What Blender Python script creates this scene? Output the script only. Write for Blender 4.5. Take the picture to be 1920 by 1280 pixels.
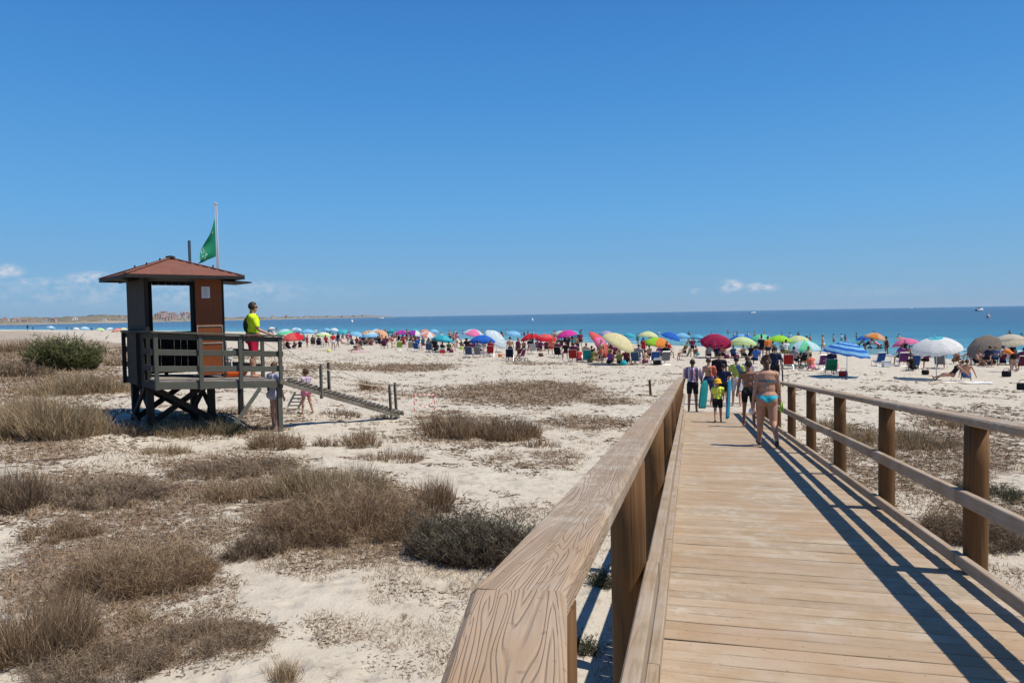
import bpy, bmesh, math, random
import numpy as np
from mathutils import Vector, Matrix

for o in list(bpy.data.objects):
    bpy.data.objects.remove(o)
scene = bpy.context.scene
COL = scene.collection
RAD = math.radians

# ------------------------------------------------------------------ camera
FPX, ZC = 1333.0, 4.2                 # focal length in photo pixels (1920 wide), eye height over the sea
YAW, SLOPE = 0.24543, 0.07311         # heading left of the boardwalk, fall of the boardwalk
HROLL, HY = math.atan(0.0175), 589.5
_p = math.atan((640 - HY) * math.cos(HROLL) / FPX)
_fw = np.array([-math.sin(YAW) * math.cos(_p), math.cos(YAW) * math.cos(_p), -math.sin(_p)])
_rt = np.array([math.cos(YAW), math.sin(YAW), 0.0])
_up = np.cross(_rt, _fw)
_r2 = _rt * math.cos(HROLL) - _up * math.sin(HROLL)
_u2 = _up * math.cos(HROLL) + _rt * math.sin(HROLL)
CAMPOS = np.array([0.0, 0.0, ZC])
RM = np.array([_r2, _u2, _fw])
cd = bpy.data.cameras.new('camera')
cd.sensor_width = 36.0
cd.lens = FPX / 1920 * 36
cd.clip_start = 0.05
cd.clip_end = 60000
cam = bpy.data.objects.new('camera', cd)
m = Matrix(((_r2[0], _u2[0], -_fw[0], 0), (_r2[1], _u2[1], -_fw[1], 0), (_r2[2], _u2[2], -_fw[2], ZC), (0, 0, 0, 1)))
cam.matrix_world = m
COL.objects.link(cam)
scene.camera = cam

# ------------------------------------------------------------------ sky, sun, exposure
SUN_EL, SUN_AZ = RAD(60.5), RAD(90)      # azimuth measured clockwise from +Y
world = bpy.data.worlds.new('World')
scene.world = world
world.use_nodes = True
wn, wl = world.node_tree.nodes, world.node_tree.links
wn.clear()
sky = wn.new('ShaderNodeTexSky')
sky.sky_type = 'NISHITA'
sky.sun_disc = False
sky.sun_elevation = SUN_EL
sky.sun_rotation = SUN_AZ
sky.altitude = 0
sky.air_density = 1.0
sky.dust_density = 0.35
sky.ozone_density = 3.0
hsv = wn.new('ShaderNodeHueSaturation')
hsv.inputs['Saturation'].default_value = 1.17
hsv.inputs['Value'].default_value = 0.93
wl.new(sky.outputs[0], hsv.inputs['Color'])
wtc = wn.new('ShaderNodeTexCoord')
# clear Mediterranean blue by elevation, the same all round, over the physical sky
wsp = wn.new('ShaderNodeSeparateXYZ'); wl.new(wtc.outputs['Generated'], wsp.inputs[0])
wrp = wn.new('ShaderNodeValToRGB')
_stops = [(0.0, (.235, .42, .64)), (.045, (.195, .425, .69)), (.14, (.13, .40, .775)), (.28, (.072, .30, .71)), (.46, (.034, .185, .545)), (1.0, (.012, .065, .25))]
while len(wrp.color_ramp.elements) < len(_stops): wrp.color_ramp.elements.new(.5)
for e_, (p_, c_) in zip(wrp.color_ramp.elements, _stops):
    e_.position = p_; e_.color = (c_[0], c_[1], c_[2], 1)
wl.new(wsp.outputs[2], wrp.inputs[0])
wsc = wn.new('ShaderNodeVectorMath'); wsc.operation = 'SCALE'; wsc.inputs['Scale'].default_value = 10.0
wl.new(wrp.outputs[0], wsc.inputs[0])
wmx = wn.new('ShaderNodeMixRGB'); wmx.inputs[0].default_value = .88
wl.new(hsv.outputs[0], wmx.inputs[1]); wl.new(wsc.outputs[0], wmx.inputs[2])
# soft white fair-weather puffs low over the sea: noise inside a few patches of direction
def _cloud(px, py, w, h, amt):
    d = np.array([(px - 960) / FPX, (640 - py) / FPX, 1.0]) @ RM
    d = d / np.linalg.norm(d)
    sb = wn.new('ShaderNodeVectorMath'); sb.operation = 'SUBTRACT'
    sb.inputs[1].default_value = d
    wl.new(wtc.outputs['Generated'], sb.inputs[0])
    sc = wn.new('ShaderNodeVectorMath'); sc.operation = 'MULTIPLY'
    sc.inputs[1].default_value = (FPX / w, FPX / w, FPX / h)
    wl.new(sb.outputs[0], sc.inputs[0])
    ln = wn.new('ShaderNodeVectorMath'); ln.operation = 'LENGTH'
    wl.new(sc.outputs[0], ln.inputs[0])
    mr = wn.new('ShaderNodeMapRange'); mr.interpolation_type = 'SMOOTHSTEP'
    mr.inputs[1].default_value = 1.0; mr.inputs[2].default_value = 0.15
    mr.inputs[3].default_value = 0.0; mr.inputs[4].default_value = amt
    wl.new(ln.outputs['Value'], mr.inputs[0])
    return mr.outputs[0]
_acc = None
for c in [(8, 508, 34, 15, 1.0), (172, 522, 46, 15, .95), (75, 528, 60, 10, .55), (300, 548, 420, 34, .34), (495, 541, 60, 22, .4),
          (1370, 536, 30, 16, 1.05), (1426, 539, 40, 12, .85), (1306, 546, 16, 8, .5), (1650, 545, 160, 14, .12)]:
    o_ = _cloud(*c)
    if _acc is None:
        _acc = o_
    else:
        mx = wn.new('ShaderNodeMath'); mx.operation = 'MAXIMUM'
        wl.new(_acc, mx.inputs[0]); wl.new(o_, mx.inputs[1]); _acc = mx.outputs[0]
mpp = wn.new('ShaderNodeMapping'); mpp.inputs['Scale'].default_value = (1, 1, 1.8)
wl.new(wtc.outputs['Generated'], mpp.inputs[0])
nz = wn.new('ShaderNodeTexNoise'); nz.inputs['Scale'].default_value = 58; nz.inputs['Detail'].default_value = 9; nz.inputs['Roughness'].default_value = .62
wl.new(mpp.outputs[0], nz.inputs['Vector'])
mr = wn.new('ShaderNodeMapRange'); mr.inputs[1].default_value = .40; mr.inputs[2].default_value = .62
wl.new(nz.outputs['Fac'], mr.inputs[0])
mm = wn.new('ShaderNodeMath'); mm.operation = 'MULTIPLY'; mm.use_clamp = True
wl.new(_acc, mm.inputs[0]); wl.new(mr.outputs[0], mm.inputs[1])
cmx = wn.new('ShaderNodeMixRGB')
cmx.inputs[2].default_value = (6.6, 6.9, 7.6, 1)
wl.new(mm.outputs[0], cmx.inputs[0]); wl.new(wmx.outputs[0], cmx.inputs[1])
bg = wn.new('ShaderNodeBackground')
bg.inputs['Strength'].default_value = 0.10
wl.new(cmx.outputs[0], bg.inputs['Color'])
wo = wn.new('ShaderNodeOutputWorld')
wl.new(bg.outputs[0], wo.inputs['Surface'])

sd = bpy.data.lights.new('sun', 'SUN')
sd.energy = 5.0
sd.angle = RAD(0.53)
sd.color = (1.0, 0.955, 0.88)
sun = bpy.data.objects.new('sun', sd)
_sv = Vector((math.sin(SUN_AZ) * math.cos(SUN_EL), math.cos(SUN_AZ) * math.cos(SUN_EL), math.sin(SUN_EL)))
sun.rotation_euler = _sv.to_track_quat('Z', 'Y').to_euler()
sun.location = (30, 0, 60)
COL.objects.link(sun)
scene.view_settings.view_transform = 'Standard'
scene.view_settings.look = 'None'
scene.view_settings.exposure = 0.0
scene.view_settings.gamma = 1.0

# ------------------------------------------------------------------ helpers
def ray(px, py):
    return np.array([(px - 960) / FPX, (640 - py) / FPX, 1.0]) @ RM
def at(px, py, z):
    d = ray(px, py)
    return CAMPOS + d * ((z - ZC) / d[2])
def at_depth(px, py, depth):
    return CAMPOS + ray(px, py) * depth
def fwd(p):
    return float(np.dot(np.asarray(p) - CAMPOS, RM[2]))
def link(o, parent=None):
    COL.objects.link(o)
    if parent is not None:
        o.parent = parent
    return o
def tag(o, label=None, cat=None, group=None, kind=None):
    if label: o['label'] = label
    if cat: o['category'] = cat
    if group: o['group'] = group
    if kind: o['kind'] = kind
    return o
def empty(name, loc=(0, 0, 0), rz=0.0, parent=None):
    o = bpy.data.objects.new(name, None)
    o.empty_display_size = 0.2
    o.location = loc
    o.rotation_euler = (0, 0, rz)
    return link(o, parent)
def obj(name, me, parent=None, loc=None, rot=None):
    o = bpy.data.objects.new(name, me)
    if loc is not None: o.location = loc
    if rot is not None: o.rotation_euler = rot
    return link(o, parent)
def shade(me, smooth=True):
    me.polygons.foreach_set('use_smooth', [smooth] * len(me.polygons))
    me.update()
def obj_mat(o, mats):
    """give a copy its own materials while it shares the mesh"""
    for i, mt in enumerate(mats):
        o.material_slots[i].link = 'OBJECT'
        o.material_slots[i].material = mt

class MB:
    """collects boxes, beams, tubes and rings into one mesh"""
    def __init__(self):
        self.v, self.f, self.mi, self.cur = [], [], [], 0
    def add(self, vs, fs):
        b = len(self.v)
        self.v += [tuple(map(float, p)) for p in vs]
        self.f += [tuple(b + i for i in f) for f in fs]
        self.mi += [self.cur] * len(fs)
        return self
    def frame_box(self, c, ax, ay, az, sx, sy, sz, bev=0.0):
        c = np.asarray(c, float); ax, ay, az = (np.asarray(a, float) for a in (ax, ay, az))
        hx, hy, hz = sx / 2, sy / 2, sz / 2
        if bev <= 0:
            vs = [c + ax * i * hx + ay * j * hy + az * k * hz for k in (-1, 1) for j in (-1, 1) for i in (-1, 1)]
            return self.add(vs, [(0, 2, 3, 1), (4, 5, 7, 6), (0, 1, 5, 4), (2, 6, 7, 3), (0, 4, 6, 2), (1, 3, 7, 5)])
        # octagonal section in y/z with bevelled long edges, x = length
        b = bev
        sec = [(-hy + b, -hz), (hy - b, -hz), (hy, -hz + b), (hy, hz - b), (hy - b, hz), (-hy + b, hz), (-hy, hz - b), (-hy, -hz + b)]
        vs, fs = [], []
        for i in (-1, 1):
            for (y, z) in sec:
                vs.append(c + ax * i * hx + ay * y + az * z)
        for k in range(8):
            fs.append((k, (k + 1) % 8, 8 + (k + 1) % 8, 8 + k))
        fs.append(tuple(range(7, -1, -1))); fs.append(tuple(range(8, 16)))
        return self.add(vs, fs)
    def box(self, c, s, rz=0.0, bev=0.0):
        cz, sz = math.cos(rz), math.sin(rz)
        return self.frame_box(c, (cz, sz, 0), (-sz, cz, 0), (0, 0, 1), s[0], s[1], s[2], bev)
    def beam(self, p, q, w, h, bev=0.0, side=None):
        """w across (horizontal), h along the other axis"""
        p, q = np.asarray(p, float), np.asarray(q, float)
        ax = q - p; L = np.linalg.norm(ax); ax /= L
        ref = np.array([0, 0, 1.0]) if abs(ax[2]) < .95 else np.array([1.0, 0, 0])
        if side is not None: ref = np.asarray(side, float)
        ay = np.cross(ref, ax); ay /= np.linalg.norm(ay)
        az = np.cross(ax, ay)
        return self.frame_box((p + q) / 2, ax, ay, az, L, w, h, bev)
    def tube(self, p, q, r0, r1=None, n=8, cap=True):
        r1 = r0 if r1 is None else r1
        p, q = np.asarray(p, float), np.asarray(q, float)
        ax = (q - p) / max(1e-9, np.linalg.norm(q - p))
        ref = np.array([0, 0, 1.0]) if abs(ax[2]) < .9 else np.array([1.0, 0, 0])
        a = np.cross(ref, ax); a /= np.linalg.norm(a); b = np.cross(ax, a)
        vs = []
        for c, r in ((p, r0), (q, r1)):
            for k in range(n):
                t = 2 * math.pi * k / n
                vs.append(c + (a * math.cos(t) + b * math.sin(t)) * r)
        fs = [(k, (k + 1) % n, n + (k + 1) % n, n + k) for k in range(n)]
        if cap: fs += [tuple(range(n - 1, -1, -1)), tuple(range(n, 2 * n))]
        return self.add(vs, fs)
    def path(self, pts, r, n=6):
        pts = [np.asarray(p, float) for p in pts]
        for a, b in zip(pts[:-1], pts[1:]):
            self.tube(a, b, r, r, n)
        return self
    def lathe(self, prof, n=16, c=(0, 0, 0), close=True):
        vs, fs = [], []
        for (r, z) in prof:
            for k in range(n):
                t = 2 * math.pi * k / n
                vs.append((c[0] + r * math.cos(t), c[1] + r * math.sin(t), c[2] + z))
        for i in range(len(prof) - 1):
            for k in range(n):
                fs.append((i * n + k, i * n + (k + 1) % n, (i + 1) * n + (k + 1) % n, (i + 1) * n + k))
        if close:
            fs.append(tuple(range(n - 1, -1, -1)))
            fs.append(tuple(range((len(prof) - 1) * n, len(prof) * n)))
        return self.add(vs, fs)
    def ell(self, c, r, nu=10, nv=7):
        vs, fs = [], []
        c = np.asarray(c, float)
        for j in range(1, nv):
            ph = math.pi * j / nv
            for i in range(nu):
                t = 2 * math.pi * i / nu
                vs.append(c + np.array([r[0] * math.sin(ph) * math.cos(t), r[1] * math.sin(ph) * math.sin(t), r[2] * math.cos(ph)]))
        top = len(vs); vs.append(c + np.array([0, 0, r[2]])); bot = len(vs); vs.append(c - np.array([0, 0, r[2]]))
        for j in range(nv - 2):
            for i in range(nu):
                fs.append((j * nu + i, (j + 1) * nu + i, (j + 1) * nu + (i + 1) % nu, j * nu + (i + 1) % nu))
        for i in range(nu):
            fs.append((top, i, (i + 1) % nu))
            fs.append((bot, (nv - 2) * nu + (i + 1) % nu, (nv - 2) * nu + i))
        return self.add(vs, fs)
    def mesh(self, name, mats=(), smooth=False):
        me = bpy.data.meshes.new(name)
        me.from_pydata(self.v, [], self.f)
        for mt in (mats if isinstance(mats, (list, tuple)) else [mats]):
            me.materials.append(mt)
        if any(self.mi):
            me.polygons.foreach_set('material_index', self.mi)
        shade(me, smooth)
        return me
    def build(self, name, mats=(), parent=None, smooth=False, loc=None, rot=None):
        return obj(name, self.mesh(name, mats, smooth), parent, loc, rot)

def big_mesh(name, V, faces_list, mats=(), smooth=False, attrs=None):
    """numpy mesh: V (n,3), faces_list = list of (k,m) index arrays"""
    me = bpy.data.meshes.new(name)
    V = np.asarray(V, np.float32)
    me.vertices.add(len(V)); me.vertices.foreach_set('co', V.ravel())
    idx = np.concatenate([f.ravel() for f in faces_list]).astype(np.int32)
    cnt = np.concatenate([np.full(len(f), f.shape[1], np.int32) for f in faces_list])
    st = np.concatenate([[0], np.cumsum(cnt)[:-1]]).astype(np.int32)
    me.loops.add(len(idx)); me.loops.foreach_set('vertex_index', idx)
    me.polygons.add(len(cnt)); me.polygons.foreach_set('loop_start', st)
    try: me.polygons.foreach_set('loop_total', cnt)
    except Exception: pass
    for mt in (mats if isinstance(mats, (list, tuple)) else [mats]):
        me.materials.append(mt)
    for k, a in (attrs or {}).items():
        at_ = me.attributes.new(k, 'FLOAT', 'POINT')
        at_.data.foreach_set('value', np.asarray(a, np.float32))
    me.update(calc_edges=True)
    shade(me, smooth)
    return me

# ------------------------------------------------------------------ materials
class NT:
    def __init__(self, name):
        self.m = bpy.data.materials.new(name); self.m.use_nodes = True
        self.t = self.m.node_tree; self.t.nodes.clear()
    def n(self, typ, **kw):
        nd = self.t.nodes.new('ShaderNode' + typ)
        for k, v in kw.items():
            if isinstance(k, str) and hasattr(nd, k) and k not in nd.inputs: setattr(nd, k, v)
            else: nd.inputs[k].default_value = v
        return nd
    def l(self, a, b): self.t.links.new(a, b)
    def val(self, nd, key, v):
        if hasattr(v, 'node'): self.l(v, nd.inputs[key])
        else: nd.inputs[key].default_value = v
    def coord(self, out='Object', scale=(1, 1, 1), rot=(0, 0, 0), off=None):
        tc = self.n('TexCoord'); mp = self.n('Mapping')
        mp.inputs['Scale'].default_value = scale; mp.inputs['Rotation'].default_value = rot
        src = tc.outputs[out]
        if off is not None:
            ad = self.n('VectorMath', operation='ADD'); self.l(src, ad.inputs[0]); self.l(off, ad.inputs[1]); src = ad.outputs[0]
        self.l(src, mp.inputs[0]); return mp.outputs[0]
    def noise(self, vec, scale=5, detail=4, rough=.55, dist=0.0):
        nd = self.n('TexNoise'); nd.inputs['Scale'].default_value = scale; nd.inputs['Detail'].default_value = detail
        nd.inputs['Roughness'].default_value = rough; nd.inputs['Distortion'].default_value = dist
        if vec is not None: self.l(vec, nd.inputs['Vector'])
        return nd.outputs['Fac']
    def ramp(self, fac, stops):
        nd = self.n('ValToRGB'); e = nd.color_ramp.elements
        while len(e) < len(stops): e.new(.5)
        for el, (p, c) in zip(e, stops):
            el.position = p; el.color = (c[0], c[1], c[2], 1) if not isinstance(c, (int, float)) else (c, c, c, 1)
        self.l(fac, nd.inputs[0]); return nd.outputs['Color']
    def rng(self, fac, a, b, c=0.0, d=1.0, smooth=False):
        nd = self.n('MapRange'); 
        if smooth: nd.interpolation_type = 'SMOOTHSTEP'
        for i, v in enumerate((a, b, c, d)): nd.inputs[i + 1].default_value = v
        self.val(nd, 0, fac); return nd.outputs[0]
    def mix(self, fac, a, b, mode='MIX'):
        nd = self.n('MixRGB', blend_type=mode)
        for k, v in ((0, fac), (1, a), (2, b)):
            if hasattr(v, 'node'): self.l(v, nd.inputs[k])
            elif isinstance(v, (int, float)): nd.inputs[k].default_value = v if k == 0 else (v, v, v, 1)
            else: nd.inputs[k].default_value = (v[0], v[1], v[2], 1)
        return nd.outputs[0]
    def math(self, op, a, b=0.0, clamp=False):
        nd = self.n('Math', operation=op, use_clamp=clamp); self.val(nd, 0, a); self.val(nd, 1, b); return nd.outputs[0]
    def attr(self, name, typ='GEOMETRY'):
        nd = self.n('Attribute', attribute_name=name, attribute_type=typ); return nd.outputs['Fac']
    def rand(self):
        return self.n('ObjectInfo').outputs['Random']
    def bump(self, h, strength=.3, dist=.01, normal=None):
        nd = self.n('Bump'); nd.inputs['Strength'].default_value = strength; nd.inputs['Distance'].default_value = dist
        self.l(h, nd.inputs['Height'])
        if normal is not None: self.l(normal, nd.inputs['Normal'])
        return nd.outputs[0]
    def pbr(self, col, rough=.7, normal=None, spec=.3, transl=0.0, metal=0.0):
        b = self.n('BsdfPrincipled'); self.val(b, 'Base Color', col if hasattr(col, 'node') else (col[0], col[1], col[2], 1))
        self.val(b, 'Roughness', rough); b.inputs['Specular IOR Level'].default_value = spec; b.inputs['Metallic'].default_value = metal
        if normal is not None: self.l(normal, b.inputs['Normal'])
        out = self.n('OutputMaterial'); sh = b.outputs[0]
        if transl:
            tr = self.n('BsdfTranslucent'); self.val(tr, 0, col if hasattr(col, 'node') else (col[0], col[1], col[2], 1))
            mx = self.n('MixShader'); mx.inputs[0].default_value = transl
            self.l(sh, mx.inputs[1]); self.l(tr.outputs[0], mx.inputs[2]); sh = mx.outputs[0]
        self.l(sh, out.inputs['Surface']); return self.m

def plain(name, c, rough=.7, var=.12, scale=14, spec=.3, transl=0.0, bump=0.0, metal=0.0):
    t = NT(name); n = t.noise(t.coord('Object'), scale, 4)
    k = t.rng(n, .25, .75, 1 - var, 1 + var)
    col = t.mix(1.0, c, k, 'MULTIPLY')
    nm = t.bump(n, bump, .01) if bump else None
    return t.pbr(col, rough, nm, spec, transl, metal)

_cache = {}
def cloth(c, transl=.0, tag_='cloth'):
    key = (tuple(round(x, 3) for x in c), transl, tag_)
    if key not in _cache:
        _cache[key] = plain(tag_ + '_%02d' % len(_cache), c, .85, .16, 9, .15, transl, .5 if tag_ == 'cloth' else .25)
    return _cache[key]

def wood(name, base, dark, axis=0, grain=1.0, rings=0.35, rough=.75, randomness=.25, grey=0.0, bump=.25, freq=1.0, ringn=9.0, stain=False):
    """boards: fibres along local axis, growth-ring bands, per-piece tone"""
    t = NT(name)
    ri = t.n('ObjectInfo'); off = t.n('CombineXYZ')
    mul = t.math('MULTIPLY', ri.outputs['Random'], 37.0); mul2 = t.math('MULTIPLY', ri.outputs['Random'], 91.0)
    t.l(mul, off.inputs[0]); t.l(mul2, off.inputs[1]); t.l(mul, off.inputs[2])
    sc = [9.0 * freq] * 3; sc[axis] = .55 * freq
    v = t.coord('Object', tuple(sc), off=off.outputs[0])
    fib = [60.0] * 3; fib[axis] = 2.2
    vf = t.coord('Object', tuple(fib), off=off.outputs[0])
    n1 = t.noise(v, 1.0, 3, .5, .6)
    rg = t.math('FRACT', t.math('MULTIPLY', n1, ringn))
    rg = t.rng(t.math('ABSOLUTE', t.math('SUBTRACT', rg, .5)), .24, .5, 0, 1, True)
    n2 = t.noise(vf, 1.0, 3, .6)
    blot = t.noise(t.coord('Object', off=off.outputs[0]), 3.0, 4, .6)
    c = t.mix(t.rng(n2, .3, .7, 0, .55 * grain), base, dark)
    c = t.mix(t.math('MULTIPLY', rg, rings), c, dark)
    if grey: c = t.mix(t.rng(blot, .35, .7, 0, grey), c, (.42, .40, .37))
    k = t.rng(ri.outputs['Random'], 0, 1, 1 - randomness, 1 + randomness * .7)
    c = t.mix(1.0, c, k, 'MULTIPLY')
    k2 = t.rng(blot, .3, .7, .9, 1.08)
    c = t.mix(1.0, c, k2, 'MULTIPLY')
    if stain:
        gp = t.n('NewGeometry').outputs['Position']
        s1 = t.noise(gp, 1.1, 5, .62, .4); s2 = t.noise(gp, 7.0, 4, .6)
        c = t.mix(t.rng(s1, .42, .68, 0, .45), c, (.40, .245, .135))
        c = t.mix(t.math('MULTIPLY', t.rng(s1, .56, .40, 0, 1), t.rng(s2, .48, .66, 0, .55)), c, (.52, .46, .36))
        c = t.mix(t.rng(t.noise(gp, 38, 2, .5), .66, .72, 0, .55), c, (.20, .13, .08))
    h = t.math('SUBTRACT', t.math('MULTIPLY', n2, .6), t.math('MULTIPLY', rg, .8))
    return t.pbr(c, rough, t.bump(h, bump, .004), .25)

# ------------------------------------------------------------------ terrain
def _hash(ix, iy, seed):
    h = (ix.astype(np.int64) * 374761393 + iy.astype(np.int64) * 668265263 + seed * 974634533) & 0x7fffffff
    h = ((h ^ (h >> 13)) * 1274126177) & 0x7fffffff
    return ((h ^ (h >> 16)) & 0xffff) / 65535.0
def vnoise(x, y, seed=0):
    x0, y0 = np.floor(x), np.floor(y)
    fx, fy = x - x0, y - y0
    fx, fy = fx * fx * (3 - 2 * fx), fy * fy * (3 - 2 * fy)
    a, b = _hash(x0, y0, seed), _hash(x0 + 1, y0, seed)
    c, d = _hash(x0, y0 + 1, seed), _hash(x0 + 1, y0 + 1, seed)
    return (a * (1 - fx) + b * fx) * (1 - fy) + (c * (1 - fx) + d * fx) * fy
def fbm(x, y, seed=0, oct=4):
    s, a, t = 0, .5, 0
    for k in range(oct):
        s = s + a * vnoise(x * 2 ** k, y * 2 ** k, seed + k); t += a; a *= .5
    return s / t
def sstep(a, b, x):
    t = np.clip((x - a) / (b - a), 0, 1); return t * t * (3 - 2 * t)

SHORE = np.array([(400, -560), (170, -170), (90, -33), (52, 18), (23, 60.5), (11, 77.5), (-4, 93), (-34, 115), (-62, 140), (-117, 188),
                  (-222, 255), (-430, 367), (-900, 560), (-1500, 760), (-3000, 1000)], float)
def shore_dist(x, y):
    x, y = np.asarray(x, float), np.asarray(y, float)
    best = np.full(x.shape, 1e18); sg = np.ones(x.shape)
    for a, b in zip(SHORE[:-1], SHORE[1:]):
        d = b - a; L2 = d @ d
        t = np.clip(((x - a[0]) * d[0] + (y - a[1]) * d[1]) / L2, 0, 1)
        dx, dy = x - a[0] - t * d[0], y - a[1] - t * d[1]
        q = dx * dx + dy * dy
        side = np.sign(d[0] * dy - d[1] * dx)
        upd = q < best - 1e-9
        best = np.where(upd, q, best); sg = np.where(upd, side, sg)
    return np.sqrt(best) * sg          # positive on land (left of the walking direction)
_SZ = np.array([(-400, -8), (-60, -3.2), (-20, -1.3), (-6, -.35), (0, 0), (5, .30), (14, .58), (28, .82), (38, .92), (43, .97), (46, 1.08), (49, 1.26),
                (53, 1.55), (56, 1.74), (60, 1.88), (75, 1.95), (200, 2.2), (3000, 12)])
WALK_X0, WALK_X1, WALK_END = -0.20, 1.92, 23.7
def deck_z(y): return ZC - 1.5 - SLOPE * y
def height(x, y):
    x, y = np.asarray(x, float), np.asarray(y, float)
    s = shore_dist(x, y)
    z = np.interp(s, _SZ[:, 0], _SZ[:, 1])
    dune = sstep(45, 57, s)
    z = z + dune * ((fbm(x * .28 + 7, y * .28, 3, 3) - .5) * .42 + (fbm(x * .09, y * .09, 9, 2) - .5) * .7 * sstep(14, 30, np.hypot(x, y)))
    land = sstep(-2, 3, s)
    z = z + land * ((fbm(x * 1.3, y * 1.3, 21, 3) - .5) * .07 + (fbm(x * 4.5, y * 4.5, 33, 2) - .5) * .03)
    # the slab under the walk is kept clear of the boards
    wk = (1 - sstep(.15, 1.6, np.maximum(np.maximum(WALK_X0 - x, x - WALK_X1), 0))) * (1 - sstep(WALK_END - 2, WALK_END + .5, y)) * sstep(-8, -4, y)
    z = np.where(wk > 0, np.minimum(z, z * (1 - wk) + wk * (deck_z(y) - .42 + .30 * sstep(14, 22, y))), z)
    # hollow beside the lifeguard tower
    return z
def hit(px, py):
    d = ray(px, py)
    t = np.geomspace(1.0, 900, 6000)
    P = CAMPOS + t[:, None] * d
    below = P[:, 2] < height(P[:, 0], P[:, 1])
    i = int(np.argmax(below)) if below.any() else 5999
    a, b = t[max(0, i - 1)], t[i]
    for k in range(30):
        mth = (a + b) / 2; p = CAMPOS + mth * d
        if p[2] < float(height(p[0:1], p[1:2])[0]): b = mth
        else: a = mth
    return CAMPOS + b * d
def gz(x, y): return float(height(np.array([x]), np.array([y]))[0])

# dead sea-grass litter and trodden patches: (px, py, half width px, half height px, strength)
LITTER = [(985, 735, 185, 26, .74), (1140, 752, 60, 8, .7), (760, 690, 130, 8, .68), (620, 688, 90, 7, .55), (1100, 790, 110, 14, .6), (1150, 680, 60, 4, .4),
          (1010, 662 + 20, 60, 4, .5), (560, 700, 60, 10, .4), (880, 800, 140, 36, .5), (1000, 860, 110, 24, .5), (420, 790, 160, 26, .65),
          (250, 930, 280, 70, .68), (200, 1060, 260, 100, .72), (640, 960, 260, 90, .7), (120, 700, 150, 30, .6), (60, 780, 110, 50, .7), (330, 990, 160, 60, .6),
          (240, 1200, 310, 70, .68), (900, 1030, 150, 40, .45), (1720, 850, 240, 70, .6), (1820, 780, 160, 24, .45), (1650, 730, 150, 6, .35), (1800, 735, 140, 7, .4),
          (1850, 960, 130, 60, .55), (430, 890, 180, 50, .66), (760, 730, 120, 14, .35), (100, 640, 160, 10, .8), (30, 660, 90, 30, .8)]
_LW = []
for (px, py, hw, hh, a) in LITTER:
    c = hit(px, py); l = hit(px - hw, py); u = hit(px, py - hh); b = hit(px, py + hh)
    e1 = l[:2] - c[:2]; e2 = (u[:2] - b[:2]) / 2
    _LW.append((c[:2], np.linalg.inv(np.array([e1, e2]).T), a))
def litter(x, y):
    w = np.zeros(x.shape)
    for c, inv, a in _LW:
        dx, dy = x - c[0], y - c[1]
        p = inv[0, 0] * dx + inv[0, 1] * dy; q = inv[1, 0] * dx + inv[1, 1] * dy
        w = np.maximum(w, a * (1 - sstep(.55, 1.25, np.sqrt(p * p + q * q))))
    s = shore_dist(x, y)
    far = sstep(24, 60, np.hypot(x, y)) * sstep(46, 60, s)          # dune scrub away from the path
    w = np.maximum(w, .62 * far)
    return np.clip(w, 0, 1)

def polar_grid(angs, rads):
    A, R_ = np.meshgrid(angs, rads)
    X = np.sin(A) * R_; Y = np.cos(A) * R_
    na, nr = len(angs), len(rads)
    i = np.arange(nr - 1)[:, None] * na + np.arange(na - 1)[None]
    F = np.stack([i, i + 1, i + na + 1, i + na], -1).reshape(-1, 4)
    return X.ravel(), Y.ravel(), F[:, ::-1]

def sand_material():
    t = NT('beach_sand')
    P = t.coord('Object')
    lit = t.attr('litter'); wet = t.attr('wet')
    big = t.noise(P, .35, 4, .55); mid = t.noise(P, 2.6, 5, .6); fine = t.noise(P, 26, 5, .65); grit = t.noise(P, 160, 3, .6)
    c = t.ramp(mid, [(.25, (.455, .395, .305)), (.5, (.53, .468, .37)), (.78, (.60, .535, .43))])
    c = t.mix(t.rng(big, .35, .7, 0, .35), c, (.46, .375, .28))
    # dead sea-grass: broken by noise so that the sand shows through
    st = t.coord('Object', (1.0, 1.0, 1.0))
    cut = t.noise(st, 5.5, 6, .68, .4)
    th = t.math('SUBTRACT', 1.0, t.math('MULTIPLY', lit, .52))
    k = t.rng(t.math('SUBTRACT', t.math('ADD', cut, t.math('MULTIPLY', t.math('SUBTRACT', mid, .5), .5)), th), -.02 - .22, .10 - .22, 0, 1, True)
    lc = t.ramp(fine, [(.3, (.15, .095, .06)), (.55, (.26, .175, .115)), (.8, (.40, .29, .20))])
    c = t.mix(t.math('MULTIPLY', k, .85), c, lc)
    # scattered flecks of leaf and shell everywhere
    fl = t.noise(P, 13, 3, .5, .3)
    c = t.mix(t.rng(fl, .66, .71, 0, .6), c, (.22, .15, .10))
    fl2 = t.noise(P, 4.2, 5, .62, .6)
    c = t.mix(t.math('MULTIPLY', t.rng(fl2, .55, .66, 0, .55), t.attr('trod')), c, (.27, .195, .135))
    c = t.mix(t.rng(grit, .35, .7, 0, .10), c, (.42, .35, .27))
    c = t.mix(t.math('MULTIPLY', wet, .75), c, (.30, .255, .20))
    vor = t.n('TexVoronoi'); vor.inputs['Scale'].default_value = 3.1; t.l(P, vor.inputs['Vector'])
    foot = t.rng(vor.outputs['Distance'], .05, .42, 0, 1, True)
    h = t.math('ADD', t.math('MULTIPLY', foot, .55), t.math('ADD', t.math('MULTIPLY', mid, .7), t.math('MULTIPLY', fine, .22)))
    h2 = t.math('ADD', h, t.math('MULTIPLY', k, .25))
    n1 = t.bump(h2, .8, .10)
    rough = t.rng(wet, 0, 1, .95, .35)
    return t.pbr(c, rough, n1, .2)

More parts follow.
